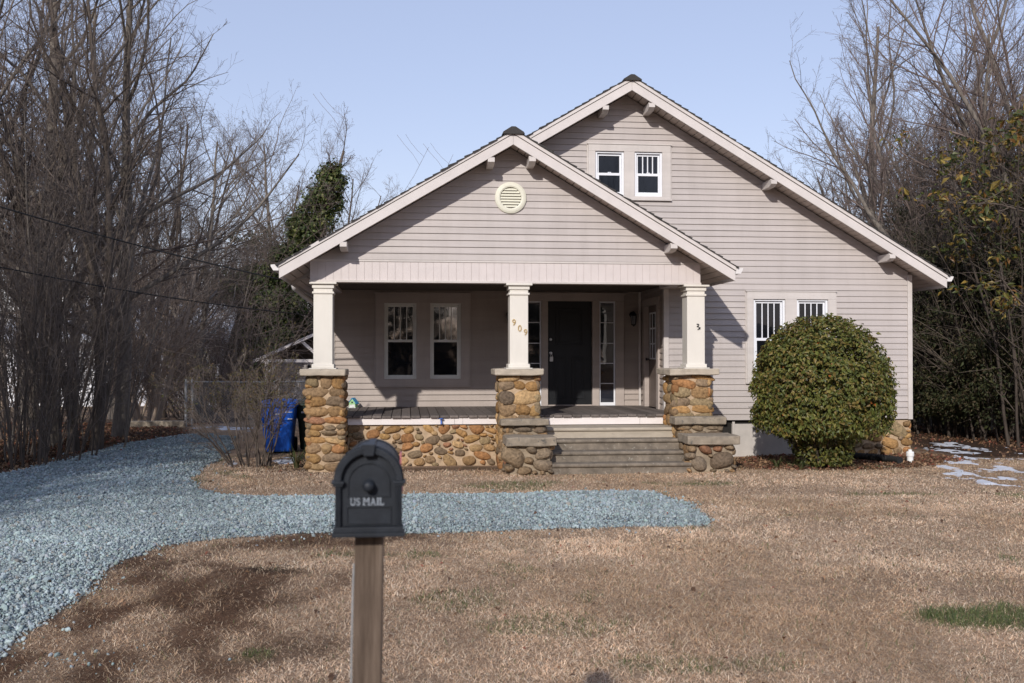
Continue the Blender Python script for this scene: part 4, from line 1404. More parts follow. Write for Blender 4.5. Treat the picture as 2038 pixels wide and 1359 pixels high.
def green_w(x, y):
    x = np.asarray(x, float); y = np.asarray(y, float)
    g = np.zeros(x.shape)
    for cx, cy, rx, ry, a in GREENS:
        q = np.hypot((x - cx) / rx, (y - cy) / ry) + 0.9 * (N1.fbm(x * 3 + 2, y * 3 + 7, 3) - 0.5)
        g = np.maximum(g, a * smooth(1.15, 0.55, q))
    g = np.maximum(g, 0.5 * smooth(0.70, 0.80, N1.fbm(x * 1.6 + 31, y * 1.6 + 11, 4)))
    return g


WOODL = [(-7.45, 2), (-7.46, 14.5), (-7.65, 19.5), (-7.2, 22.3), (-8.3, 25), (-9, 33), (-60, 60), (-60, 0)]
WOODR = [(7.6, 16.8), (9.6, 17.2), (9.8, 15.4), (12, 14), (60, 14), (60, 70), (7.4, 40)]
BED = [(3.55, 15.35), (4.3, 15.25), (5.4, 15.3), (6.35, 15.55), (7.6, 16.9), (7.2, 17.6), (4.4, 17.3), (3.6, 16.6)]
HOUSEXY = [uv2xy(-1.55, 15.3), uv2xy(2.1, 15.2), uv2xy(2.1, 14.44), uv2xy(4.2, 14.44), uv2xy(4.9, 15.2), uv2xy(4.9, 16.75), uv2xy(8.86, 16.78), uv2xy(8.86, 27), uv2xy(-1.5, 27)]


def litter_w(x, y):
    a = np.maximum(smooth(-0.25, 0.3, sdist(WOODL, x, y)), smooth(-0.5, 0.5, sdist(WOODR, x, y)))
    b = smooth(-0.15, 0.15, sdist(BED, x, y))
    c = smooth(1.0, 0.2, np.hypot((np.asarray(x) + 3.2) / 1.6, (np.asarray(y) - 15.6) / 1.3))
    f = smooth(0.45, 0.1, np.abs(np.asarray(y) - (15.45 - 0.105 * 0 + 0.1 * np.asarray(x)))) * ((np.asarray(x) > -2.6) & (np.asarray(x) < 0.3))
    return np.clip(np.maximum.reduce([a, b * 0.95, c * 0.6, f * 0.6]), 0, 1)


dw = dirt_w(XX, YY); lw = litter_w(XX, YY); gw = green_w(XX, YY)
base = np.array((0.44, 0.32, 0.225)); brown = np.array((0.15, 0.088, 0.055)); lit = np.array((0.075, 0.046, 0.030)); grn = np.array((0.085, 0.11, 0.035))
C = base[None, None] * (0.72 + 0.6 * nA[..., None])
C = C * (1 - dw[..., None]) + brown * dw[..., None] * (0.7 + 0.6 * nB[..., None])
C = C * (1 - 0.6 * gw[..., None]) + grn * 0.6 * gw[..., None]
C = C * (1 - lw[..., None]) + lit * lw[..., None] * (0.6 + 0.8 * nB[..., None])
gmask = smooth(-0.12, 0.05, dsd)
C = C * (1 - gmask[..., None]) + np.array((0.10, 0.10, 0.095)) * gmask[..., None]
pud = smooth(1.1, 0.5, np.hypot((XX + 1.9) / 0.42, (YY - 8.22) / 0.22) + 0.6 * (nB - 0.5))
C = C * (1 - 0.75 * pud[..., None])
mb = MB()
nx, ny = XX.shape
ii = np.arange(nx * ny).reshape(nx, ny)
F = np.stack([ii[:-1, :-1], ii[1:, :-1], ii[1:, 1:], ii[:-1, 1:]], -1).reshape(-1, 4)
mb.add(np.stack([XX, YY, ZZ], -1).reshape(-1, 3), [F], C.reshape(-1, 3))


def ground_mat():
    m, nt, b = newmat('winter_lawn_soil')
    a = nd(nt, 'ShaderNodeAttribute', attribute_name='Col')
    vec = coords(nt)
    n1 = noise(nt, vec, 22, 6, 0.7); n2 = noise(nt, vec, 95, 4, 0.7); n3 = noise(nt, vec, 1.1, 4, 0.6)
    g1 = ramp(nt, n1, [(0.3, (0.55, 0.53, 0.5)), (0.55, (1, 1, 1)), (0.75, (1.5, 1.45, 1.35))])
    g2 = ramp(nt, n2, [(0.3, (0.5, 0.48, 0.46)), (0.55, (1, 1, 1)), (0.75, (1.45, 1.4, 1.3))])
    g3 = ramp(nt, n3, [(0.3, (0.85, 0.82, 0.8)), (0.7, (1.15, 1.12, 1.1))])
    c = mixc(nt, 1.0, a.outputs['Color'], g1, 'MULTIPLY'); c = mixc(nt, 1.0, c, g2, 'MULTIPLY'); c = mixc(nt, 1.0, c, g3, 'MULTIPLY')
    nt.links.new(c, b.inputs['Base Color'])
    b.inputs['Roughness'].default_value = 0.95
    b.inputs['Specular IOR Level'].default_value = 0.15
    h = nd(nt, 'ShaderNodeMath', operation='ADD'); nt.links.new(n1, h.inputs[0]); nt.links.new(n2, h.inputs[1])
    bump(nt, b, h.outputs[0], 0.9, 0.03)
    return m


tag(mb.build('ground', ground_mat(), None, smooth=True), 'flat front yard of dry winter lawn and bare soil', None, None, 'structure')

# ---- gravel drive: a low bed with loose stones on top
gx_ = np.arange(-8.2, 2.5, 0.07); gy_ = np.arange(2.0, 23.2, 0.07)
GX, GY = np.meshgrid(gx_, gy_, indexing='ij')
D = drive_sd(GX, GY)
track = 0.018 * np.sin((GX + 0.25 * GY) * 2.4) * smooth(0.3, 1.0, D)
GZ = gz(GX, GY) + 0.004 + np.minimum(0.055 * smooth(-0.02, 0.45, D), 0.055) - 0.012 * smooth(0.06, -0.05, D) + 0.5 * track + 0.012 * (N1.fbm(GX * 4, GY * 4, 3) - 0.5)
cell = D > -0.06
mb = MB()
nx, ny = GX.shape
ii = np.arange(nx * ny).reshape(nx, ny)
F = np.stack([ii[:-1, :-1], ii[1:, :-1], ii[1:, 1:], ii[:-1, 1:]], -1).reshape(-1, 4)
keep = (cell[:-1, :-1] & cell[1:, :-1] & cell[1:, 1:] & cell[:-1, 1:]).reshape(-1)
F = F[keep]
used = np.unique(F); rem = np.full(nx * ny, -1); rem[used] = np.arange(len(used))
mb.add(np.stack([GX, GY, GZ], -1).reshape(-1, 3)[used], [rem[F]])


def gravel_mat():
    m, nt, b = newmat('bluestone_gravel_bed')
    vec = coords(nt)
    v = nd(nt, 'ShaderNodeTexVoronoi'); v.inputs['Scale'].default_value = 42; nt.links.new(vec, v.inputs['Vector'])
    c1 = ramp(nt, v.outputs['Distance'], [(0.0, (0.27, 0.325, 0.345)), (0.5, (0.20, 0.245, 0.262)), (0.75, (0.05, 0.06, 0.065))])
    n3 = noise(nt, vec, 1.3, 4, 0.6)
    g3 = ramp(nt, n3, [(0.3, (0.75, 0.75, 0.75)), (0.7, (1.1, 1.1, 1.1))])
    c = mixc(nt, 1.0, c1, g3, 'MULTIPLY')
    nt.links.new(c, b.inputs['Base Color'])
    b.inputs['Roughness'].default_value = 0.95
    bump(nt, b, v.outputs['Distance'], 1.0, 0.02); b.inputs['Normal'].links[0].from_node.invert = True
    return m


tag(mb.build('gravel_drive', gravel_mat(), None, smooth=True), 'blue grey gravel driveway with a parking spur across the lawn', None, None, 'structure')


def bed_z(x, y):
    D = drive_sd(x, y)
    return gz(x, y) + np.where(D > -0.06, 0.004 + 0.055 * smooth(-0.02, 0.45, D) + 0.009 * np.sin((x + 0.25 * y) * 2.4) * smooth(0.3, 1.0, D), 0.0)


def in_view(x, y, pad=0.4):
    return (np.abs(x) < 0.535 * y + pad) & (y > 5.0)


# stones: dense near the camera, thinner far off
px, py = [], []
for (ya, yb, dens, sz) in ((5.6, 8.0, 3100, 1), (8.0, 11.0, 2600, 1), (11.0, 14.0, 1700, 1), (14.0, 22.5, 700, 1)):
    n = int(dens * (yb - ya) * 10.5)
    x = rg.uniform(-8.1, 2.4, n); y = rg.uniform(ya, yb, n)
    D = drive_sd(x, y)
    pr = smooth(-0.10, 0.06, D) + 0.022 * smooth(-0.6, -0.1, D)
    k = (rg.random(n) < pr) & in_view(x, y)
    px.append(x[k]); py.append(y[k])
n = 45                                                # thin spill of old gravel in the soil at the left
px.append(rg.normal(-2.7, 0.28, n)); py.append(rg.normal(6.38, 0.1, n))
px = np.concatenate(px); py = np.concatenate(py)
n = len(px)
s = rg.lognormal(math.log(0.0088), 0.42, n) * np.where(py > 14, 1.5, np.where(py > 11, 1.2, 1.0))
s = np.clip(s, 0.006, 0.034)
bv, bf = ICO1
rot = rg.normal(size=(n, 3, 3)); q1 = nrm(rot[:, 0]); q2 = nrm(np.cross(q1, rot[:, 1])); q3 = np.cross(q1, q2)
Rm = np.stack([q1, q2, q3], 1)
fl = np.stack([np.ones(n), rg.uniform(0.6, 0.95, n), rg.uniform(0.45, 0.8, n)], 1)
L = bv[None] * (1 + rg.normal(0, 0.13, (n, len(bv), 1))) * fl[:, None, :] * s[:, None, None]
V = np.einsum('nij,njk->nik', L, Rm)
V[:, :, 0] += px[:, None]; V[:, :, 1] += py[:, None]
V[:, :, 2] += (bed_z(px, py) + s * 0.35)[:, None]
wear = 0.72 + 0.5 * N1.fbm(px * 0.9 + 4, py * 0.55, 4) + 0.10 * np.sin((px + 0.25 * py) * 2.4)
c = np.array((0.315, 0.375, 0.383))[None] * (rg.uniform(0.6, 1.25, (n, 1)) * wear[:, None]) * (1 + rg.normal(0, 0.03, (n, 3)))
k = rg.random(n) < 0.10
c[k] = np.array([(0.30, 0.30, 0.28), (0.20, 0.22, 0.22), (0.36, 0.34, 0.30), (0.42, 0.46, 0.46)])[rg.integers(0, 4, k.sum())] * rg.uniform(0.7, 1.1, (k.sum(), 1))
F = (bf[None] + (np.arange(n) * len(bv))[:, None, None]).reshape(-1, 3)
mb = MB(); mb.add(V.reshape(-1, 3), [F], np.repeat(c, len(bv), 0))
tag(mb.build('gravel', M['gravelstone'], None), 'loose crushed blue grey stones covering the driveway', None, None, 'stuff')

# ---- snow left in patches
mb = MB()
for key_, poly_ in SNOW.items():
    pa = np.array(poly_)
    st_ = 0.045 if key_ in ('back', 'wood') else 0.03
    sx = np.arange(pa[:, 0].min() - 0.3, pa[:, 0].max() + 0.3, st_); sy = np.arange(pa[:, 1].min() - 0.3, pa[:, 1].max() + 0.3, st_)
    SX, SY = np.meshgrid(sx, sy, indexing='ij')
    S = snow_sd(SX, SY)
    thin = 0.020 * smooth(-0.03, 0.45, S) - 0.012 + 0.020 * (N1.fbm(SX * 3.5 + 3, SY * 2.2, 3) - 0.5) + 0.030 * (N1.fbm(SX * 13, SY * 9, 3) - 0.5)
    SZ = gz(SX, SY) + thin
    own = S > -0.12
    for k2, p2_ in SNOW.items():
        if k2 == key_: break
        own &= sdist(p2_, SX, SY) < 0.25
    cell = own & (thin > -0.02)
    ii = np.arange(SX.size).reshape(SX.shape)
    F = np.stack([ii[:-1, :-1], ii[1:, :-1], ii[1:, 1:], ii[:-1, 1:]], -1).reshape(-1, 4)
    F = F[(cell[:-1, :-1] & cell[1:, :-1] & cell[1:, 1:] & cell[:-1, 1:]).reshape(-1)]
    if not len(F): continue
    used_ = np.unique(F); rem = np.full(SX.size, -1); rem[used_] = np.arange(len(used_))
    mb.add(np.stack([SX, SY, SZ], -1).reshape(-1, 3)[used_], [rem[F]])
tag(mb.build('snow', M['snow'], None, smooth=True), 'thin leftover patches of old snow on the ground', None, None, 'stuff')

# ---- dormant grass
bx_, by_ = [], []
for (ya, yb, dens) in ((5.6, 7.5, 10500), (7.5, 9.5, 8000), (9.5, 12.5, 5200), (12.5, 17.0, 2700)):
    w = 0.54 * yb + 0.4
    n = int(dens * (yb - ya) * 2 * w)
    x = rg.uniform(-w, w, n); y = rg.uniform(ya, yb, n)
    k = in_view(x, y) & (x < 9.8)
    x, y = x[k], y[k]
    D = drive_sd(x, y)
    clump = N1.fbm(x * 5 + 3, y * 5 + 1, 3)
    pr = smooth(0.02, -0.10, D) * (1 - 0.80 * dirt_w(x, y)) * (1 - 0.93 * litter_w(x, y)) * smooth(0.40, -0.06, snow_sd(x, y)) * smooth(0.28, 0.55, clump + 0.22)
    pr = np.maximum(pr, 0.8 * green_w(x, y) * smooth(0.02, -0.10, D))
    pr = pr * (sdist(HOUSEXY, x, y) < 0.02)
    k = rg.random(len(x)) < pr
    bx_.append(x[k]); by_.append(y[k])
x = np.concatenate(bx_); y = np.concatenate(by_)
n = len(x)
g = green_w(x, y)
isg = rg.random(n) < g * 0.62 + 0.014
ln = rg.lognormal(math.log(0.030), 0.38, n) * (1 + 0.7 * isg * (g > 0.6)) * (0.6 + 0.8 * N1.fbm(x * 1.3, y * 1.3, 3))
az = rg.uniform(0, 2 * math.pi, n) + 0.0
lean = np.where(isg, rg.uniform(0.15, 0.8, n), rg.uniform(0.75, 1.42, n))
hx_ = np.cos(az) * np.sin(lean); hy_ = np.sin(az) * np.sin(lean); hz_ = np.cos(lean)
wd = (0.0007 + 0.00017 * y) * rg.uniform(0.7, 1.3, n)
fx, fy_ = -np.sin(az + rg.normal(0, 0.8, n)), np.cos(az + rg.normal(0, 0.8, n))
z0 = gz(x, y) - 0.004
P0 = np.stack([x, y, z0], 1); d = np.stack([hx_, hy_, hz_], 1) * ln[:, None]
W = np.stack([fx, fy_, np.zeros(n)], 1) * wd[:, None]
mid = P0 + d * 0.55 + np.array([0, 0, 1.0]) * (ln * 0.10)[:, None]
tip = P0 + d + np.stack([np.cos(az), np.sin(az), -0.4 * np.ones(n)], 1) * (ln * 0.16)[:, None]
V = np.stack([P0 - W, P0 + W, mid + W * 0.8, mid - W * 0.8, tip], 1)
tan = np.array([(0.80, 0.605, 0.43), (0.70, 0.49, 0.325), (0.83, 0.665, 0.49), (0.62, 0.415, 0.265), (0.76, 0.55, 0.385), (0.86, 0.725, 0.56)])
c = tan[rg.integers(0, len(tan), n)] * rg.uniform(0.75, 1.15, (n, 1)) * ((0.66 + 0.72 * N1.fbm(x * 0.8 + 70, y * 1.1, 4)) * (0.74 + 0.56 * N1.fbm(x * 4.5 + 20, y * 3.2 + 5, 3)))[:, None]
dd = dirt_w(x, y)[:, None]
c = c * (1 - 0.45 * dd) * np.array([1, 1 - 0.04, 1 - 0.1])[None] ** dd
gc = np.array([(0.13, 0.165, 0.06), (0.19, 0.205, 0.085), (0.10, 0.14, 0.06)])[rg.integers(0, 3, n)] * rg.uniform(0.7, 1.2, (n, 1))
patch = smooth(0.50, 0.68, N1.fbm(x * 0.55 + 13, y * 0.8 + 77, 4))[:, None]
c = c * (1 - 0.14 * patch) * np.array([1, 0.96, 0.90])[None] ** patch
c = np.where(isg[:, None], gc, c)
b0 = (np.arange(n) * 5)[:, None]
mb = MB(); mb.add(V.reshape(-1, 3), [np.array([[0, 1, 2, 3]]) + b0, np.array([[3, 2, 4]]) + b0], np.repeat(c, 5, 0))
tag(mb.build('grass', M['blade'], None), 'short straw coloured dormant lawn grass with green tufts', None, None, 'stuff')


# ---- leaves
def leaf_arrays(P, nrmv, along, size, aspect=0.5, fold=0.25, curl=0.15):
    """pointed leaves: six vertices, four faces"""
    n = len(P)
    a = nrm(along - nrmv * np.sum(along * nrmv, 1, keepdims=True))
    b = np.cross(nrmv, a)
    s = size[:, None]
    up = nrmv * s
    base = P - a * s * 0.5
    tip = P + a * s * 0.5 - up * curl
    l1 = P - a * s * 0.05 + b * s * aspect * 0.5 + up * fold * 0.5
    r1 = P - a * s * 0.05 - b * s * aspect * 0.5 + up * fold * 0.5
    m0 = P - a * s * 0.12
    m1 = P + a * s * 0.2 - up * curl * 0.3
    V = np.stack([base, l1, tip, r1, m0, m1], 1)
    f = np.array([[0, 4, 1], [1, 4, 5], [1, 5, 2], [0, 3, 4], [3, 5, 4], [3, 2, 5]])
    F = (f[None] + (np.arange(n) * 6)[:, None, None]).reshape(-1, 3)
    return V.reshape(-1, 3), F


def litter(n, box, wfun, sz, cols, seed):
    r = np.random.default_rng(seed)
    x = r.uniform(box[0], box[1], n); y = r.uniform(box[2], box[3], n)
    k = (r.random(n) < wfun(x, y)) & (np.abs(x) < 0.56 * y + 1)
    x, y = x[k], y[k]; n = len(x)
    N = nrm(np.stack([r.normal(0, 0.5, n), r.normal(0, 0.5, n), np.ones(n)], 1))
    A = r.normal(size=(n, 3))
    s = r.lognormal(math.log(sz), 0.3, n)
    P = np.stack([x, y, bed_z(x, y) + r.uniform(0.006, 0.03, n)], 1)
    V, F = leaf_arrays(P, N, A, s, 0.6, 0.3, 0.3)
    c = cols[r.integers(0, len(cols), n)] * r.uniform(0.6, 1.25, (n, 1))
    return V, F, np.repeat(c, 6, 0)


LC = np.array([(0.20, 0.11, 0.06), (0.15, 0.085, 0.052), (0.26, 0.16, 0.095), (0.12, 0.068, 0.043), (0.34, 0.21, 0.12), (0.27, 0.10, 0.065)])
mb = MB()
nohouse = lambda x, y: (sdist(HOUSEXY, x, y) < 0.0)
for (n, bx4, wf, sz, sd_) in ((26000, (-15, -6.8, 12, 30), lambda x, y: litter_w(x, y) * smooth(0.05, -0.05, drive_sd(x, y)) + 0.01 * (drive_sd(x, y) > 0), 0.06, 1),
                              (9000, (3.4, 7.7, 15.0, 17.6), lambda x, y: 0.75 * smooth(-0.2, 0.1, sdist(BED, x, y)) * nohouse(x, y) * (1 - 0.8 * green_w(x, y)), 0.05, 2),
                              (9000, (6.5, 14, 15, 26), lambda x, y: litter_w(x, y) * smooth(0.1, -0.2, snow_sd(x, y)) * nohouse(x, y) + 0.02, 0.06, 3),
                              (3000, (-4.6, 0.6, 14.4, 17), lambda x, y: litter_w(x, y) * 0.8 * nohouse(x, y), 0.045, 4),
                              (2600, (-6, 7, 5.4, 15), lambda x, y: 0.4 * (drive_sd(x, y) < 0) + 0.03, 0.034, 5)):
    V, F, c = litter(n, bx4, wf, sz, LC, sd_)
    mb.add(V, [F], c)
tag(mb.build('fallen_leaves', M['litter'], None), 'brown fallen leaves under the trees and in the beds', None, None, 'stuff')
# small sticks and twigs on the leaf litter
# ================================================================= trees and shrubs
def grow(r, pos, dr, ln, rad, levels):
    """levels of branches; each level dict: n points, k sides, jit, up, taper, and children m, t0, ang, asd, lf, rf, lsd"""
    out = []
    pos = np.asarray(pos, float); dr = nrm(np.asarray(dr, float)); ln = np.asarray(ln, float); rad = np.asarray(rad, float)
    for li, lv in enumerate(levels):
        N = len(pos); n = lv['n']
        P = np.empty((N, n, 3)); T = np.empty((N, n, 3)); Rr = np.empty((N, n))
        p = pos.copy(); d = dr.copy()
        P[:, 0] = p; T[:, 0] = d; Rr[:, 0] = rad
        bend = r.normal(0, lv['jit'], (N, 3)) * 0.5
        for i in range(1, n):
            d = nrm(d + r.normal(0, lv['jit'], (N, 3)) + bend / n * 2 + np.array([0, 0, lv['up']]))
            p = p + d * (ln / (n - 1))[:, None]
            P[:, i] = p; T[:, i] = d
            Rr[:, i] = rad * (1 - (1 - lv.get('taper', 0.35)) * i / (n - 1))
        Rr = np.maximum(Rr, lv.get('rmin', 0.0032))
        out.append((P, Rr, lv['k']))
        if li + 1 >= len(levels): break
        m = lv['m']; t0 = lv.get('t0', 0.15)
        t = t0 + (1 - t0) * (np.arange(m)[None, :] + r.random((N, m))) / m
        t = np.clip(t, 0, 0.995)
        f = t * (n - 1); i0 = f.astype(int); fr = (f - i0)[..., None]
        ar = np.arange(N)[:, None]
        pos2 = P[ar, i0] * (1 - fr) + P[ar, i0 + 1] * fr
        tg = T[ar, np.minimum(i0 + 1, n - 1)]
        r2 = (Rr[ar, i0] * (1 - fr[..., 0]) + Rr[ar, i0 + 1] * fr[..., 0])
        pp = nrm(np.cross(tg, r.normal(size=(N, m, 3))))
        an = R(1) * (lv['ang'] + lv['asd'] * r.normal(size=(N, m)))[..., None]
        d2 = tg * np.cos(an) + pp * np.sin(an)
        l2 = ln[:, None] * lv['lf'] * (1 - lv.get('fall', 0.6) * (t - t0) / (1 - t0)) * np.exp(r.normal(0, lv.get('lsd', 0.25), (N, m)))
        pos = pos2.reshape(-1, 3); dr = nrm(d2.reshape(-1, 3)); ln = l2.reshape(-1); rad = (r2 * lv['rf']).reshape(-1)
    return out


def tree(name, lev, split, mt, mc, tname='trunk', cname='crown'):
    """name Empty at the foot > trunk (first levels), crown (finer levels)"""
    o = bpy.data.objects.new(name, None); COL.objects.link(o)
    mb = MB()
    for P, Rr, k in lev[:split]: mb.tubes(P, Rr, k)
    mb.build(tname, mt, o, smooth=True)
    if lev[split:]:
        mb = MB()
        for P, Rr, k in lev[split:]: mb.tubes(P, Rr, k)
        mb.build(cname, mc, o, smooth=True)
    return o


def roots(r, n, spread, lean, ln, rad, lsd=0.12):
    a = r.uniform(0, 6.28, n); q = spread * np.sqrt(r.random(n))
    pos = np.stack([q * np.cos(a), q * np.sin(a), np.full(n, -0.15)], 1)
    dr = np.stack([np.cos(a) * lean * r.uniform(0.4, 1.3, n), np.sin(a) * lean * r.uniform(0.4, 1.3, n), np.ones(n)], 1)
    return pos, dr, ln * np.exp(r.normal(0, lsd, n)), rad * np.exp(r.normal(0, 0.2, n))


TALL = [dict(n=14, k=8, jit=0.05, up=0.03, taper=0.22, m=16, t0=0.2, ang=44, asd=11, lf=0.46, rf=0.5, fall=0.5),
        dict(n=11, k=5, jit=0.10, up=0.045, taper=0.25, m=10, t0=0.12, ang=36, asd=11, lf=0.40, rf=0.45),
        dict(n=6, k=4, jit=0.12, up=0.04, taper=0.35, m=6, t0=0.1, ang=38, asd=12, lf=0.5, rf=0.5, rmin=0.003),
        dict(n=5, k=3, jit=0.14, up=0.03, taper=0.6, m=3, t0=0.15, ang=38, asd=12, lf=0.55, rf=0.7, rmin=0.0026),
        dict(n=3, k=3, jit=0.14, up=0.02, taper=0.7, rmin=0.0023)]
FORK = [dict(n=8, k=9, jit=0.06, up=0.02, taper=0.7, m=6, t0=0.35, ang=38, asd=10, lf=1.45, rf=0.62, fall=0.15, lsd=0.15),
        dict(n=13, k=6, jit=0.085, up=0.03, taper=0.2, m=15, t0=0.15, ang=38, asd=9, lf=0.40, rf=0.48),
        dict(n=7, k=4, jit=0.10, up=0.06, taper=0.3, m=10, t0=0.12, ang=36, asd=11, lf=0.44, rf=0.48, rmin=0.004),
        dict(n=5, k=3, jit=0.13, up=0.04, taper=0.5, m=7, t0=0.12, ang=38, asd=12, lf=0.5, rf=0.6, rmin=0.003),
        dict(n=4, k=3, jit=0.14, up=0.03, taper=0.7, rmin=0.0026)]
THICK = [dict(n=9, k=5, jit=0.07, up=0.04, taper=0.3, m=9, t0=0.12, ang=32, asd=12, lf=0.40, rf=0.5, fall=0.4),
         dict(n=6, k=3, jit=0.13, up=0.05, taper=0.4, m=6, t0=0.1, ang=38, asd=14, lf=0.5, rf=0.6, rmin=0.0028),
         dict(n=4, k=3, jit=0.15, up=0.02, taper=0.6, rmin=0.003)]
BRUSH = [dict(n=8, k=4, jit=0.13, up=0.02, taper=0.4, m=12, t0=0.1, ang=48, asd=16, lf=0.5, rf=0.6, fall=0.3),
         dict(n=6, k=3, jit=0.16, up=0.0, taper=0.4, m=8, t0=0.1, ang=45, asd=16, lf=0.5, rf=0.65, rmin=0.0036),
         dict(n=4, k=3, jit=0.18, up=-0.02, taper=0.6, rmin=0.003)]

proto = {}


def rr(s): return np.random.default_rng(s)


r = rr(101); proto['tall'] = tree('bare_tree', grow(r, *roots(r, 1, 0, 0.05, 11.5, 0.15), TALL), 2, M['bark'], M['twig'])
r = rr(102); proto['tallb'] = tree('bare_tree', grow(r, *roots(r, 3, 0.3, 0.18, 10.0, 0.10), [dict(TALL[0], m=15)] + TALL[1:]), 2, M['barkdark'], M['twig'])
r = rr(103); proto['fork'] = tree('bare_tree', grow(r, *roots(r, 1, 0, 0.03, 4.6, 0.25), FORK), 2, M['bark'], M['twigred'])
r = rr(104); proto['forkb'] = tree('bare_tree', grow(r, *roots(r, 1, 0, 0.08, 4.2, 0.22), [dict(FORK[0], ang=38)] + FORK[1:]), 2, M['bark'], M['twigred'])
r = rr(105); proto['pale'] = tree('pale_tree', grow(r, *roots(r, 7, 0.3, 0.30, 4.6, 0.060), [dict(THICK[0], jit=0.06, m=13, lf=0.42), dict(THICK[1], m=8), dict(THICK[1], n=4, m=4), THICK[2]]), 1, M['barkpale'], M['twigpale'], 'trunk', 'crown')
r = rr(106); proto['sap'] = tree('sapling_thicket', grow(r, *roots(r, 22, 1.0, 0.13, 4.4, 0.018, 0.3), THICK), 1, M['barkdark'], M['twig'], 'stems', 'twigs')
r = rr(107); proto['sapb'] = tree('sapling_thicket', grow(r, *roots(r, 18, 1.1, 0.26, 3.6, 0.020, 0.3), THICK), 1, M['bark'], M['twig'], 'stems', 'twigs')
r = rr(108); proto['brush'] = tree('brush_shrub', grow(r, *roots(r, 26, 0.5, 0.6, 2.8, 0.016, 0.25), BRUSH), 1, M['barkdark'], M['twigred'], 'stems', 'twigs')


def leafy(name, r, n, fcent, size, cols, mat, asp=0.5, parent=None, child='foliage', up=0.5):
    """n leaves, fcent(n) gives points and outward directions"""
    P, O = fcent(n)
    N = nrm(O * 0.6 + r.normal(0, 0.55, P.shape) + np.array([0, 0, up]))
    A = nrm(O + r.normal(0, 0.7, P.shape) + np.array([0, 0, -0.25]))
    s = size * np.exp(r.normal(0, 0.22, len(P)))
    V, F = leaf_arrays(P, N, A, s, asp)
    c = cols[r.integers(0, len(cols), len(P))] * r.uniform(0.65, 1.2, (len(P), 1))
    mb = MB(); mb.add(V, [F], np.repeat(c, 6, 0))
    return mb.build(child, mat, parent)


def blob_points(r, blobs, shell=0.6):
    """points through a set of ellipsoids (cx, cy, cz, rx, ry, rz, weight)"""
    B = np.array(blobs, float)
    w = B[:, 6] / B[:, 6].sum()

    def f(n):
        i = r.choice(len(B), n, p=w)
        d = nrm(r.normal(size=(n, 3)))
        q = (shell + (1 - shell) * r.random(n)) * (1 + 0.16 * r.normal(size=n))
        return B[i, :3] + d * B[i, 3:6] * q[:, None], d
    return f


# evergreen privet thicket for the right side: stems, twigs and small dark leaves
EVG = np.array([(0.045, 0.055, 0.020), (0.055, 0.062, 0.024), (0.070, 0.068, 0.028), (0.035, 0.044, 0.019), (0.085, 0.072, 0.034), (0.095, 0.070, 0.040)])


def clumps(r, n, rad, hmin, hmax, rs):
    a = r.uniform(0, 6.28, n); q = rad * np.sqrt(r.random(n))
    return [(q[i] * math.cos(a[i]), q[i] * math.sin(a[i]), r.uniform(hmin, hmax), rs * r.uniform(0.5, 1.3), rs * r.uniform(0.5, 1.3), rs * r.uniform(0.4, 1.0), 1) for i in range(n)]


for key, sd_, h in (('evg', 111, 4.6), ('evgb', 112, 3.9)):
    r = rr(sd_)
    proto[key] = tree('evergreen_thicket', grow(r, *roots(r, 15, 0.9, 0.22, h, 0.024, 0.25), THICK), 1, M['barkshade'], M['barkdark'], 'stems', 'twigs')  # stems and twigs coloured dark for the shade within the thicket
    leafy('x', r, 22000, blob_points(r, clumps(r, 80, 1.4, 0.5, h * 0.98, 0.5), 0.2), 0.072, EVG, M['leafmat'], 0.42, proto[key], 'foliage', 0.7)

# tree wrapped in ivy, leaning to the right
r = rr(120)
pos = np.array([[0.0, 0, -0.1], [0.25, 0.1, -0.1]]); dr = np.array([[0.40, 0, 1.0], [0.15, 0.05, 1.0]])
lev = grow(r, pos, dr, np.array([9.0, 7.4]), np.array([0.19, 0.11]), [dict(TALL[0], lf=0.30, fall=0.75, up=0.0)] + TALL[1:])
proto['ivy'] = tree('ivy_clad_tree', lev, 2, M['barkdark'], M['twig'])
ax = lev[0][0]
bl = []
for i in range(230):
    b = 0; t = r.uniform(0.02, 0.90); f = t * (ax.shape[1] - 1); i0 = int(f); p = ax[b, i0] * (1 - f + i0) + ax[b, min(i0 + 1, ax.shape[1] - 1)] * (f - i0)
    w = 0.28 + 0.42 * math.sin(min(1, t * 1.15) * 3.0)
    bl.append((p[0] - 0.15 + r.uniform(-w, w), p[1] + r.uniform(-w, w), p[2] + r.normal(0, 0.25), 0.36 * r.uniform(0.5, 1.3), 0.36 * r.uniform(0.5, 1.3), 0.42 * r.uniform(0.5, 1.2), 1))
for i in range(40):
    bl.append((r.normal(0.1, 0.9), r.normal(0, 0.8), r.uniform(0.4, 4.2), 0.5 * r.uniform(0.5, 1.3), 0.5, 0.45, 1))
IVY = np.array([(0.05, 0.075, 0.02), (0.065, 0.092, 0.025), (0.09, 0.115, 0.034), (0.04, 0.058, 0.02), (0.12, 0.14, 0.042), (0.16, 0.16, 0.055)])
leafy('x', r, 46000, blob_points(r, bl, 0.35), 0.10, IVY, M['leaf'], 0.75, proto['ivy'], 'ivy', 0.6)

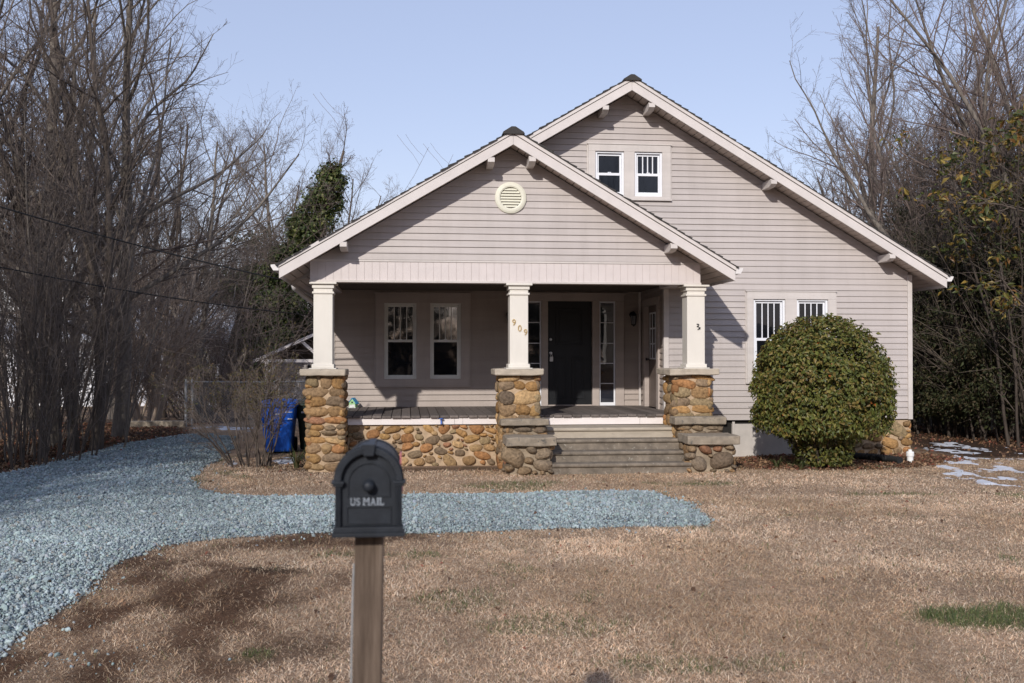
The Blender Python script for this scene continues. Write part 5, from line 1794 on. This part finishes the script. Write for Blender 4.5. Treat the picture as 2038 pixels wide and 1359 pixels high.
# leafy tree with large yellowing leaves, right edge
r = rr(130)
lev = grow(r, *roots(r, 2, 0.3, 0.10, 6.0, 0.10), [dict(TALL[0], m=16, t0=0.3, lf=0.5, ang=55), dict(TALL[1], m=9), dict(TALL[2], m=5), TALL[3]][:4])
proto['yellow'] = tree('yellowing_tree', lev, 2, M['barkdark'], M['twig'])
YL = np.array([(0.16, 0.14, 0.030), (0.24, 0.16, 0.035), (0.09, 0.10, 0.025), (0.20, 0.10, 0.03), (0.07, 0.085, 0.022), (0.30, 0.22, 0.06), (0.05, 0.07, 0.02)])
tips = lev[2][0][:, -1]
k = r.choice(len(tips), min(420, len(tips)), replace=False)
tl = [(p[0], p[1], p[2], 0.34, 0.34, 0.22, 1) for p in tips[k] if p[2] > 2.4]
leafy('x', r, 6500, blob_points(r, tl, 0.1), 0.135, YL, M['leaf'], 0.42, proto['yellow'], 'foliage', 0.4)

# ---- placing
used = set()


def put(key, X, Y, rz, sc, label, cat, group=None, name=None, sz=None):
    p = proto[key]
    if key in used: o = copy_thing(p)
    else: o = p; used.add(key)
    o.location = (X, Y, float(gz(X, Y)))
    o.rotation_euler = (0, 0, R(rz))
    o.scale = (sc, sc, sz or sc)
    if name: o.name = name
    tag(o, label, cat)
    if group: o['group'] = group
    elif 'group' in o.keys(): del o['group']
    return o


def xat(px, Y): return (px - 1019) / 1981 * Y


GL = 'bare trees in the wood left of the drive'
LL = 'bare grey brown tree in the dense wood along the left of the drive'
rt = rr(200)
for (px, Y, key, sc) in ((-70, 17.5, 'tall', 1.0), (110, 19.5, 'tall', 1.05), (180, 18.3, 'tallb', 1.0), (236, 21.5, 'tall', 1.0), (60, 23.5, 'forkb', 1.0), (310, 35, 'tallb', 1.1), (150, 28, 'tall', 1.1), (390, 33, 'tall', 0.86), (230, 34, 'forkb', 1.1), (90, 37, 'tall', 1.2), (330, 40, 'tallb', 1.1), (-150, 21, 'fork', 1.0), (-60, 33, 'fork', 1.2)):
    put(key, xat(px, Y), Y, rt.uniform(0, 360), sc, LL, 'tree', GL)
# the same wood goes on towards the camera, outside the frame, and shades the drive
for (X, Y, key, sc) in ((-9.6, 8.0, 'tallb', 1.0), (-10.2, 5.0, 'tall', 1.0), (-9.3, 2.0, 'tallb', 1.0), (-12, 3, 'forkb', 1.0)):
    put(key, X, Y, rt.uniform(0, 360), sc, LL, 'tree', GL)
GS = 'sapling thickets in the wood left of the drive'
LS = 'dense clump of thin brown saplings at the foot of the left wood'
for (px, Y, key, sc) in ((-30, 15.8, 'sap', 0.95), (20, 17.2, 'sapb', 1.0), (75, 16.2, 'sap', 0.9), (110, 18.0, 'sapb', 1.1), (165, 19.6, 'sapb', 0.8), (50, 20.5, 'sap', 1.1), (10, 24, 'sap', 1.2), (400, 36, 'sap', 1.1), (425, 34, 'sapb', 1.0), (20, 30, 'sap', 1.2)):
    put(key, xat(px, Y), Y, rt.uniform(0, 360), sc, LS, 'thicket', GS)
for (X, Y, key, sc) in ((-9.7, 6.5, 'sapb', 1.3), (-9.7, 3.5, 'sap', 1.3), (-9.9, 0.5, 'sapb', 1.4)):
    put(key, X, Y, rt.uniform(0, 360), sc, LS, 'thicket', GS)
for (X, Y) in ((-10.6, 4.5), (-10.6, 1.0)):
    put('evg', X, Y, rt.uniform(0, 360), 1.5, 'evergreen thicket behind the bare trees near the road, left of the drive', 'thicket', 'evergreen thickets left of the drive')
# brush higher up and between
LB = 'tangled reddish brown brush below the left trees'
for (px, Y, sc) in ((400, 33, 1.3), (450, 50, 2.2), (560, 53, 2.2), (370, 50, 2.4), (500, 54, 2.4)):
    put('brush', xat(px, Y), Y, rt.uniform(0, 360), sc, LB, 'shrub', 'brush at the back of the left wood')
put('pale', xat(292, 27.2), 27.2, 20, 1.0, 'pale barked multi stemmed tree leaning over the fence kerb', 'tree')
put('pale', xat(262, 28.6), 28.6, 150, 0.85, 'pale barked tree with few stems behind the leaning one, left of the fence', 'tree')
put('ivy', xat(490, 47), 47, 0, 1.45, 'leaning tree wrapped in dark green ivy left of the porch roof', 'tree')
put('evg', xat(560, 50), 50, 40, 1.85, 'dark evergreen clump below the ivy clad tree', 'thicket')
put('evgb', xat(500, 49), 49, 140, 1.75, 'dark evergreen clump left of the ivy clad tree trunk', 'thicket')
put('evgb', xat(415, 40), 40, 250, 0.9, 'low dark evergreen behind the chain link fence', 'thicket')
GB = 'bare trees behind the house'
for (px, Y, key, sc) in ((655, 52, 'forkb', 0.9), (560, 56, 'tall', 1.3), (650, 56, 'tallb', 1.3), (470, 56, 'fork', 1.05), (430, 60, 'forkb', 1.0)):
    put(key, xat(px, Y), Y, rt.uniform(0, 360), sc, 'bare tree with fine twigs standing behind the house, left of the gables', 'tree', GB)
for (px, Y, key, sc) in ((1520, 52, 'forkb', 0.86), (1480, 58, 'tall', 0.9), (1585, 52, 'fork', 0.62)):
    put(key, xat(px, Y), Y, rt.uniform(0, 360), sc, 'small bare tree showing just over the right slope of the main roof', 'tree', 'bare trees over the right roof slope')
put('fork', xat(1868, 27), 27, 200, 1.08, 'largest bare tree with forked trunk right of the house', 'tree')
put('tall', xat(1722, 33), 33, 30, 1.18, 'slender bare tree rising over the right eave', 'tree')
GR = 'bare trees at the right edge of the yard'
for (px, Y, key, sc) in ((1960, 24, 'forkb', 1.05), (2060, 22, 'fork', 1.0), (1790, 38, 'forkb', 1.25), (2010, 33, 'tallb', 1.15), (1920, 40, 'fork', 1.3), (1745, 44, 'forkb', 1.0), (2120, 27, 'tall', 1.1), (1850, 31, 'tallb', 0.9)):
    put(key, xat(px, Y), Y, rt.uniform(0, 360), sc, 'bare tree in the group behind the right side of the house', 'tree', GR)
GE = 'evergreen thickets right of the house'
for (px, Y, key, sc) in ((1855, 23.0, 'evg', 1.0), (1915, 22.0, 'evgb', 1.1), (1970, 21.2, 'evg', 1.05), (2035, 20.4, 'evgb', 1.15), (2090, 19.5, 'evg', 1.1), (1835, 27, 'evgb', 1.3), (1890, 26, 'evg', 1.25), (1950, 25, 'evgb', 1.4), (2015, 24.5, 'evg', 1.35), (1985, 29, 'evg', 1.5), (1900, 30, 'evgb', 1.5), (1840, 32, 'evg', 1.3), (2080, 25, 'evg', 1.5)):
    put(key, xat(px, Y), Y, rt.uniform(0, 360), sc, 'dark olive evergreen thicket filling the right side of the yard', 'thicket', GE)
put('yellow', 10.9, 17.8, 60, 1.05, 'tree with large yellowing leaves at the right edge of the yard', 'tree')
# trees across the road behind the camera, seen only as reflections in the window panes
for (X, Y, key, sc) in ((-14, -34, 'fork', 1.2), (9.5, -36, 'forkb', 1.2), (16, -33, 'fork', 1.1), (1.5, -31, 'fork', 1.2), (6, -29, 'evgb', 0.9), (4.5, -30, 'evg', 0.75), (-18, -29, 'evg', 2.5), (-14, -28, 'evgb', 2.6), (-10, -29, 'evg', 2.4), (-6, -28, 'evgb', 2.9), (-2, -29, 'evg', 2.3), (2, -28, 'evgb', 2.6), (10, -28, 'evgb', 2.4), (14, -29, 'evg', 2.5), (19, -28, 'evg', 2.6)):
    put(key, X, Y, rt.uniform(0, 360), sc, 'tree across the road, reflected in the windows', 'tree', 'trees across the road')

# ---- bare shrub beside the bins: many arching stems with a few small leaves
r = rr(301)
n = 21
a = r.uniform(0, 6.28, n); q = 0.30 * np.sqrt(r.random(n))
pos = np.stack([q * np.cos(a) * 1.2, q * np.sin(a), np.full(n, -0.05)], 1)
lean = r.uniform(0.15, 0.75, n)
dr = np.stack([np.cos(a) * lean * 0.8 - 0.14, np.sin(a) * lean * 0.8, np.ones(n)], 1)
SH = [dict(n=8, k=6, jit=0.09, up=0.03, taper=0.4, m=8, t0=0.4, ang=28, asd=12, lf=0.42, rf=0.5, fall=0.3),
      dict(n=6, k=4, jit=0.12, up=0.03, taper=0.4, m=6, t0=0.1, ang=32, asd=12, lf=0.5, rf=0.6, rmin=0.0024),
      dict(n=5, k=3, jit=0.14, up=0.02, taper=0.5, m=4, t0=0.15, ang=32, asd=12, lf=0.5, rf=0.7, rmin=0.0022),
      dict(n=3, k=3, jit=0.14, up=0.0, taper=0.6, rmin=0.002)]
lev = grow(r, pos, dr, r.uniform(1.05, 1.75, n), np.full(n, 0.014), SH)
o = tree('bare_shrub', lev, 1, M['barkdark'], M['twig'], 'stems', 'twigs')
pts = np.concatenate([lev[2][0][:, -1], lev[3][0][:, -1]])
pts = pts[pts[:, 2] > 0.9]
pts = pts[r.choice(len(pts), min(3600, len(pts)), replace=False)]
P = pts + r.normal(0, 0.015, pts.shape)
V, F = leaf_arrays(P, nrm(r.normal(size=P.shape) + [0, 0, 0.6]), r.normal(size=P.shape), 0.030 * np.exp(r.normal(0, 0.25, len(P))), 0.45)
SC_ = np.array([(0.14, 0.13, 0.04), (0.20, 0.16, 0.06), (0.10, 0.10, 0.035), (0.22, 0.14, 0.07)])
mb = MB(); mb.add(V, [F], np.repeat(SC_[r.integers(0, 4, len(P))] * r.uniform(0.7, 1.2, (len(P), 1)), 6, 0))
mb.build('foliage', M['leafmat'], o)
o.location = (-4.14, 15.75, float(gz(-4.14, 15.75)))
tag(o, 'nearly bare multi stemmed shrub in front of the blue bin', 'shrub')


def strap(name, X, Y, n, ln, sd_, label):
    r = rr(sd_)
    a = r.uniform(0, 6.28, n)
    P = np.zeros((n, 6, 3)); L = ln * r.uniform(0.6, 1.1, n)
    for i in range(6):
        t = i / 5
        out = L * (0.12 + 0.5 * t) * t; P[:, i, 0] = np.cos(a) * (0.03 + out); P[:, i, 1] = np.sin(a) * (0.03 + out); P[:, i, 2] = L * (t * 1.25 - 0.75 * t * t * r.uniform(0.6, 1.3, n))
    W = np.stack([-np.sin(a), np.cos(a), np.zeros(n)], 1)[:, None, :] * (0.011 * (1 - 0.85 * np.linspace(0, 1, 6) ** 2))[None, :, None]
    V = np.stack([P - W, P + W], 2).reshape(-1, 3)
    b0 = (np.arange(n) * 12)[:, None, None]
    F = (np.array([[2 * i, 2 * i + 1, 2 * i + 3, 2 * i + 2] for i in range(5)])[None] + b0).reshape(-1, 4)
    c = np.array([(0.045, 0.065, 0.02), (0.07, 0.08, 0.03), (0.12, 0.10, 0.05)])[r.integers(0, 3, n)] * r.uniform(0.7, 1.2, (n, 1))
    mb = MB(); mb.add(V, [F], np.repeat(c, 12, 0))
    o = mb.build(name, M['leafmat'], None); o.location = (X, Y, float(gz(X, Y)))
    tag(o, label, 'plant')


strap('strappy_plant', -3.35, 15.5, 46, 0.42, 41, 'clump of arching dark green strap leaves right of the bare shrub')
strap('strappy_plant', -2.75, 15.35, 40, 0.24, 42, 'low clump of strap leaves at the foot of the left stone pier')
strap('strappy_plant', 4.12, 15.55, 30, 0.22, 43, 'small blue green tuft in the bed beside the right cheek wall')
strap('strappy_plant', 4.42, 15.25, 24, 0.18, 44, 'small tuft at the front of the bed under the round bush')

# ---- the clipped round bush
r = rr(310)
bush = bpy.data.objects.new('round_bush', None); COL.objects.link(bush)
bush.location = (4.86, 15.62, 0)
tag(bush, 'large clipped round evergreen bush in front of the right window', 'bush')
n = 24
lev = grow(r, *roots(r, n, 0.15, 0.45, 1.35, 0.026, 0.15), [dict(THICK[0], up=0.04, m=7, lf=0.3), dict(THICK[1], m=5), THICK[2]])
mb = MB()
for P, Rr, k in lev: mb.tubes(P, Rr, k)
mb.build('stems', M['barkshade'], bush, smooth=True)
nz = Noise2(77)


def bush_pts(n, q0, q1):
    d = nrm(r.normal(size=(n, 3)))
    th = np.arctan2(d[:, 1], d[:, 0]); ph = np.arccos(d[:, 2])
    lum = 0.06 * (nz.fbm(th * 2.2 + 10, ph * 3.0 + 4, 3) - 0.5) + 0.05 * (nz(th * 7, ph * 7) - 0.5) + 0.022 * r.normal(size=n)
    # rounder on top, drawn in towards the foot
    ad = np.abs(d[:, 2])
    low = np.sqrt(np.maximum(1 - ad ** 3.4, 0)) / np.sqrt(np.maximum(1 - ad ** 2, 1e-3)) * (1 - 0.56 * smooth(0.56, 0.72, ad))
    rx = np.where(d[:, 2] > 0, 1.08, 1.08 * np.minimum(low, 2.2))
    rz = np.where(d[:, 2] > 0, 1.13, 1.16)
    q = (q0 + (q1 - q0) * r.random(n)) + lum
    P = np.stack([d[:, 0] * rx * q, d[:, 1] * rx * 0.93 * q, 1.24 + d[:, 2] * rz * q], 1)
    # gaps where the inside shows
    hole = nz.fbm(th * 3.1 + 40, ph * 4.0, 3)
    k = (hole > 0.36) | (q < 0.88) & (r.random(n) < 0.95)
    k &= P[:, 2] > 0.06
    return P[k], d[k], th[k], ph[k], q[k]


parts = []
for (n, a_, b_) in ((15000, 0.93, 1.01), (12000, 0.78, 0.92), (6000, 0.5, 0.8)):
    parts.append(bush_pts(n, a_, b_))
P = np.concatenate([p[0] for p in parts]); D_ = np.concatenate([p[1] for p in parts]); th_ = np.concatenate([p[2] for p in parts]); ph_ = np.concatenate([p[3] for p in parts])
BL = np.array([(0.10, 0.118, 0.026), (0.125, 0.14, 0.030), (0.16, 0.16, 0.036), (0.19, 0.168, 0.042), (0.20, 0.148, 0.042), (0.08, 0.098, 0.028)])
BY = np.array([(0.20, 0.14, 0.045), (0.17, 0.125, 0.04), (0.24, 0.165, 0.06)])
c = BL[r.integers(0, len(BL), len(P))]
yw = smooth(0.46, 0.70, nz.fbm(th_ * 1.8 + 3, ph_ * 2.6 + 20, 3)) * 0.45 * smooth(2.0, 1.1, ph_)
k = r.random(len(P)) < yw
c[k] = BY[r.integers(0, 3, k.sum())]
k = r.random(len(P)) < 0.004
c[k] = np.array((0.33, 0.10, 0.02))
c = c * r.uniform(0.65, 1.25, (len(P), 1))
ns = 1300                                              # drawn-in skirt, leaf colour darkened for the shade under the dome
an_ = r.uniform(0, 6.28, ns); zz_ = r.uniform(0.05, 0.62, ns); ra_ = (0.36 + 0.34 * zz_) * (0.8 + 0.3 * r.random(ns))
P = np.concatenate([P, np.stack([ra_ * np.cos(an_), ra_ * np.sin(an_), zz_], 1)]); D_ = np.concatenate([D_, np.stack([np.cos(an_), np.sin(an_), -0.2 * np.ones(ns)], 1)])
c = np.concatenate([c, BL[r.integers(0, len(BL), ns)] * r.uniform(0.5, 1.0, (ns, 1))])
N = nrm(D_ * 0.7 + r.normal(0, 0.48, P.shape) + np.array([0, 0, 0.45]))
A = nrm(D_ * 0.7 + r.normal(0, 0.6, P.shape) + np.array([0, 0, -0.45]))
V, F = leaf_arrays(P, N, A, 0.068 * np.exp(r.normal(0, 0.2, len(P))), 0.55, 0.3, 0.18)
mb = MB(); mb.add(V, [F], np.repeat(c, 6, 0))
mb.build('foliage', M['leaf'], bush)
# ================================================================= light, sky, camera
for o in list(bpy.data.objects):
    if o.parent is None and 'kind' not in o.keys() and o.type == 'EMPTY' and not o.children:
        bpy.data.objects.remove(o)
la, lb = 0.40, 0.532                                   # sideways and downward travel per unit of depth into the house
U = np.array([CT, ST, 0]); Vv = np.array([-ST, CT, 0])
sd = la * U + Vv + np.array([0, 0, -lb]); sd = sd / np.linalg.norm(sd)
elev = math.asin(-sd[2]); azim = math.atan2(-sd[0], -sd[1])
sl_ = bpy.data.lights.new('sun', 'SUN'); sl_.energy = 3.65; sl_.angle = R(0.8); sl_.color = (1.0, 0.95, 0.89)
so = bpy.data.objects.new('sun', sl_); COL.objects.link(so)
so.rotation_euler = Vector(sd).to_track_quat('-Z', 'Y').to_euler()
so.location = (-10, -20, 20)
w = bpy.data.worlds.new('World'); scene.world = w; w.use_nodes = True
nt = w.node_tree
bg = nt.nodes.get('Background')
sky = nt.nodes.new('ShaderNodeTexSky'); sky.sky_type = 'NISHITA'; sky.sun_disc = False
sky.sun_elevation = elev; sky.sun_rotation = azim
sky.air_density = 1.2; sky.dust_density = 0.5; sky.ozone_density = 2.0; sky.altitude = 150
veil = mixc(nt, 0.5, mixc(nt, 1.0, sky.outputs[0], (1.20, 1.0, 1.06), 'MULTIPLY'), (3.75, 4.3, 5.75))   # thin even high haze over the clear sky
nt.links.new(veil, bg.inputs['Color'])
bg.inputs['Strength'].default_value = 0.145
cam = bpy.data.cameras.new('camera'); co = bpy.data.objects.new('camera', cam); COL.objects.link(co)
cam.sensor_width = 36; cam.lens = 35; cam.clip_end = 3000; cam.clip_start = 0.05
co.location = (0, 0, 1.75); co.rotation_euler = (R(90) + math.atan(27.5 / 1981), 0, 0)
cam.dof.use_dof = True; cam.dof.focus_distance = 16.0; cam.dof.aperture_fstop = 4.5
scene.camera = co
scene.view_settings.view_transform = 'Standard'; scene.view_settings.look = 'None'
scene.view_settings.exposure = 0.0; scene.view_settings.gamma = 1.0
scene.render.engine = 'CYCLES'
scene.cycles.max_bounces = 6; scene.cycles.diffuse_bounces = 3; scene.cycles.glossy_bounces = 3; scene.cycles.transmission_bounces = 3
scene.cycles.use_denoising = True
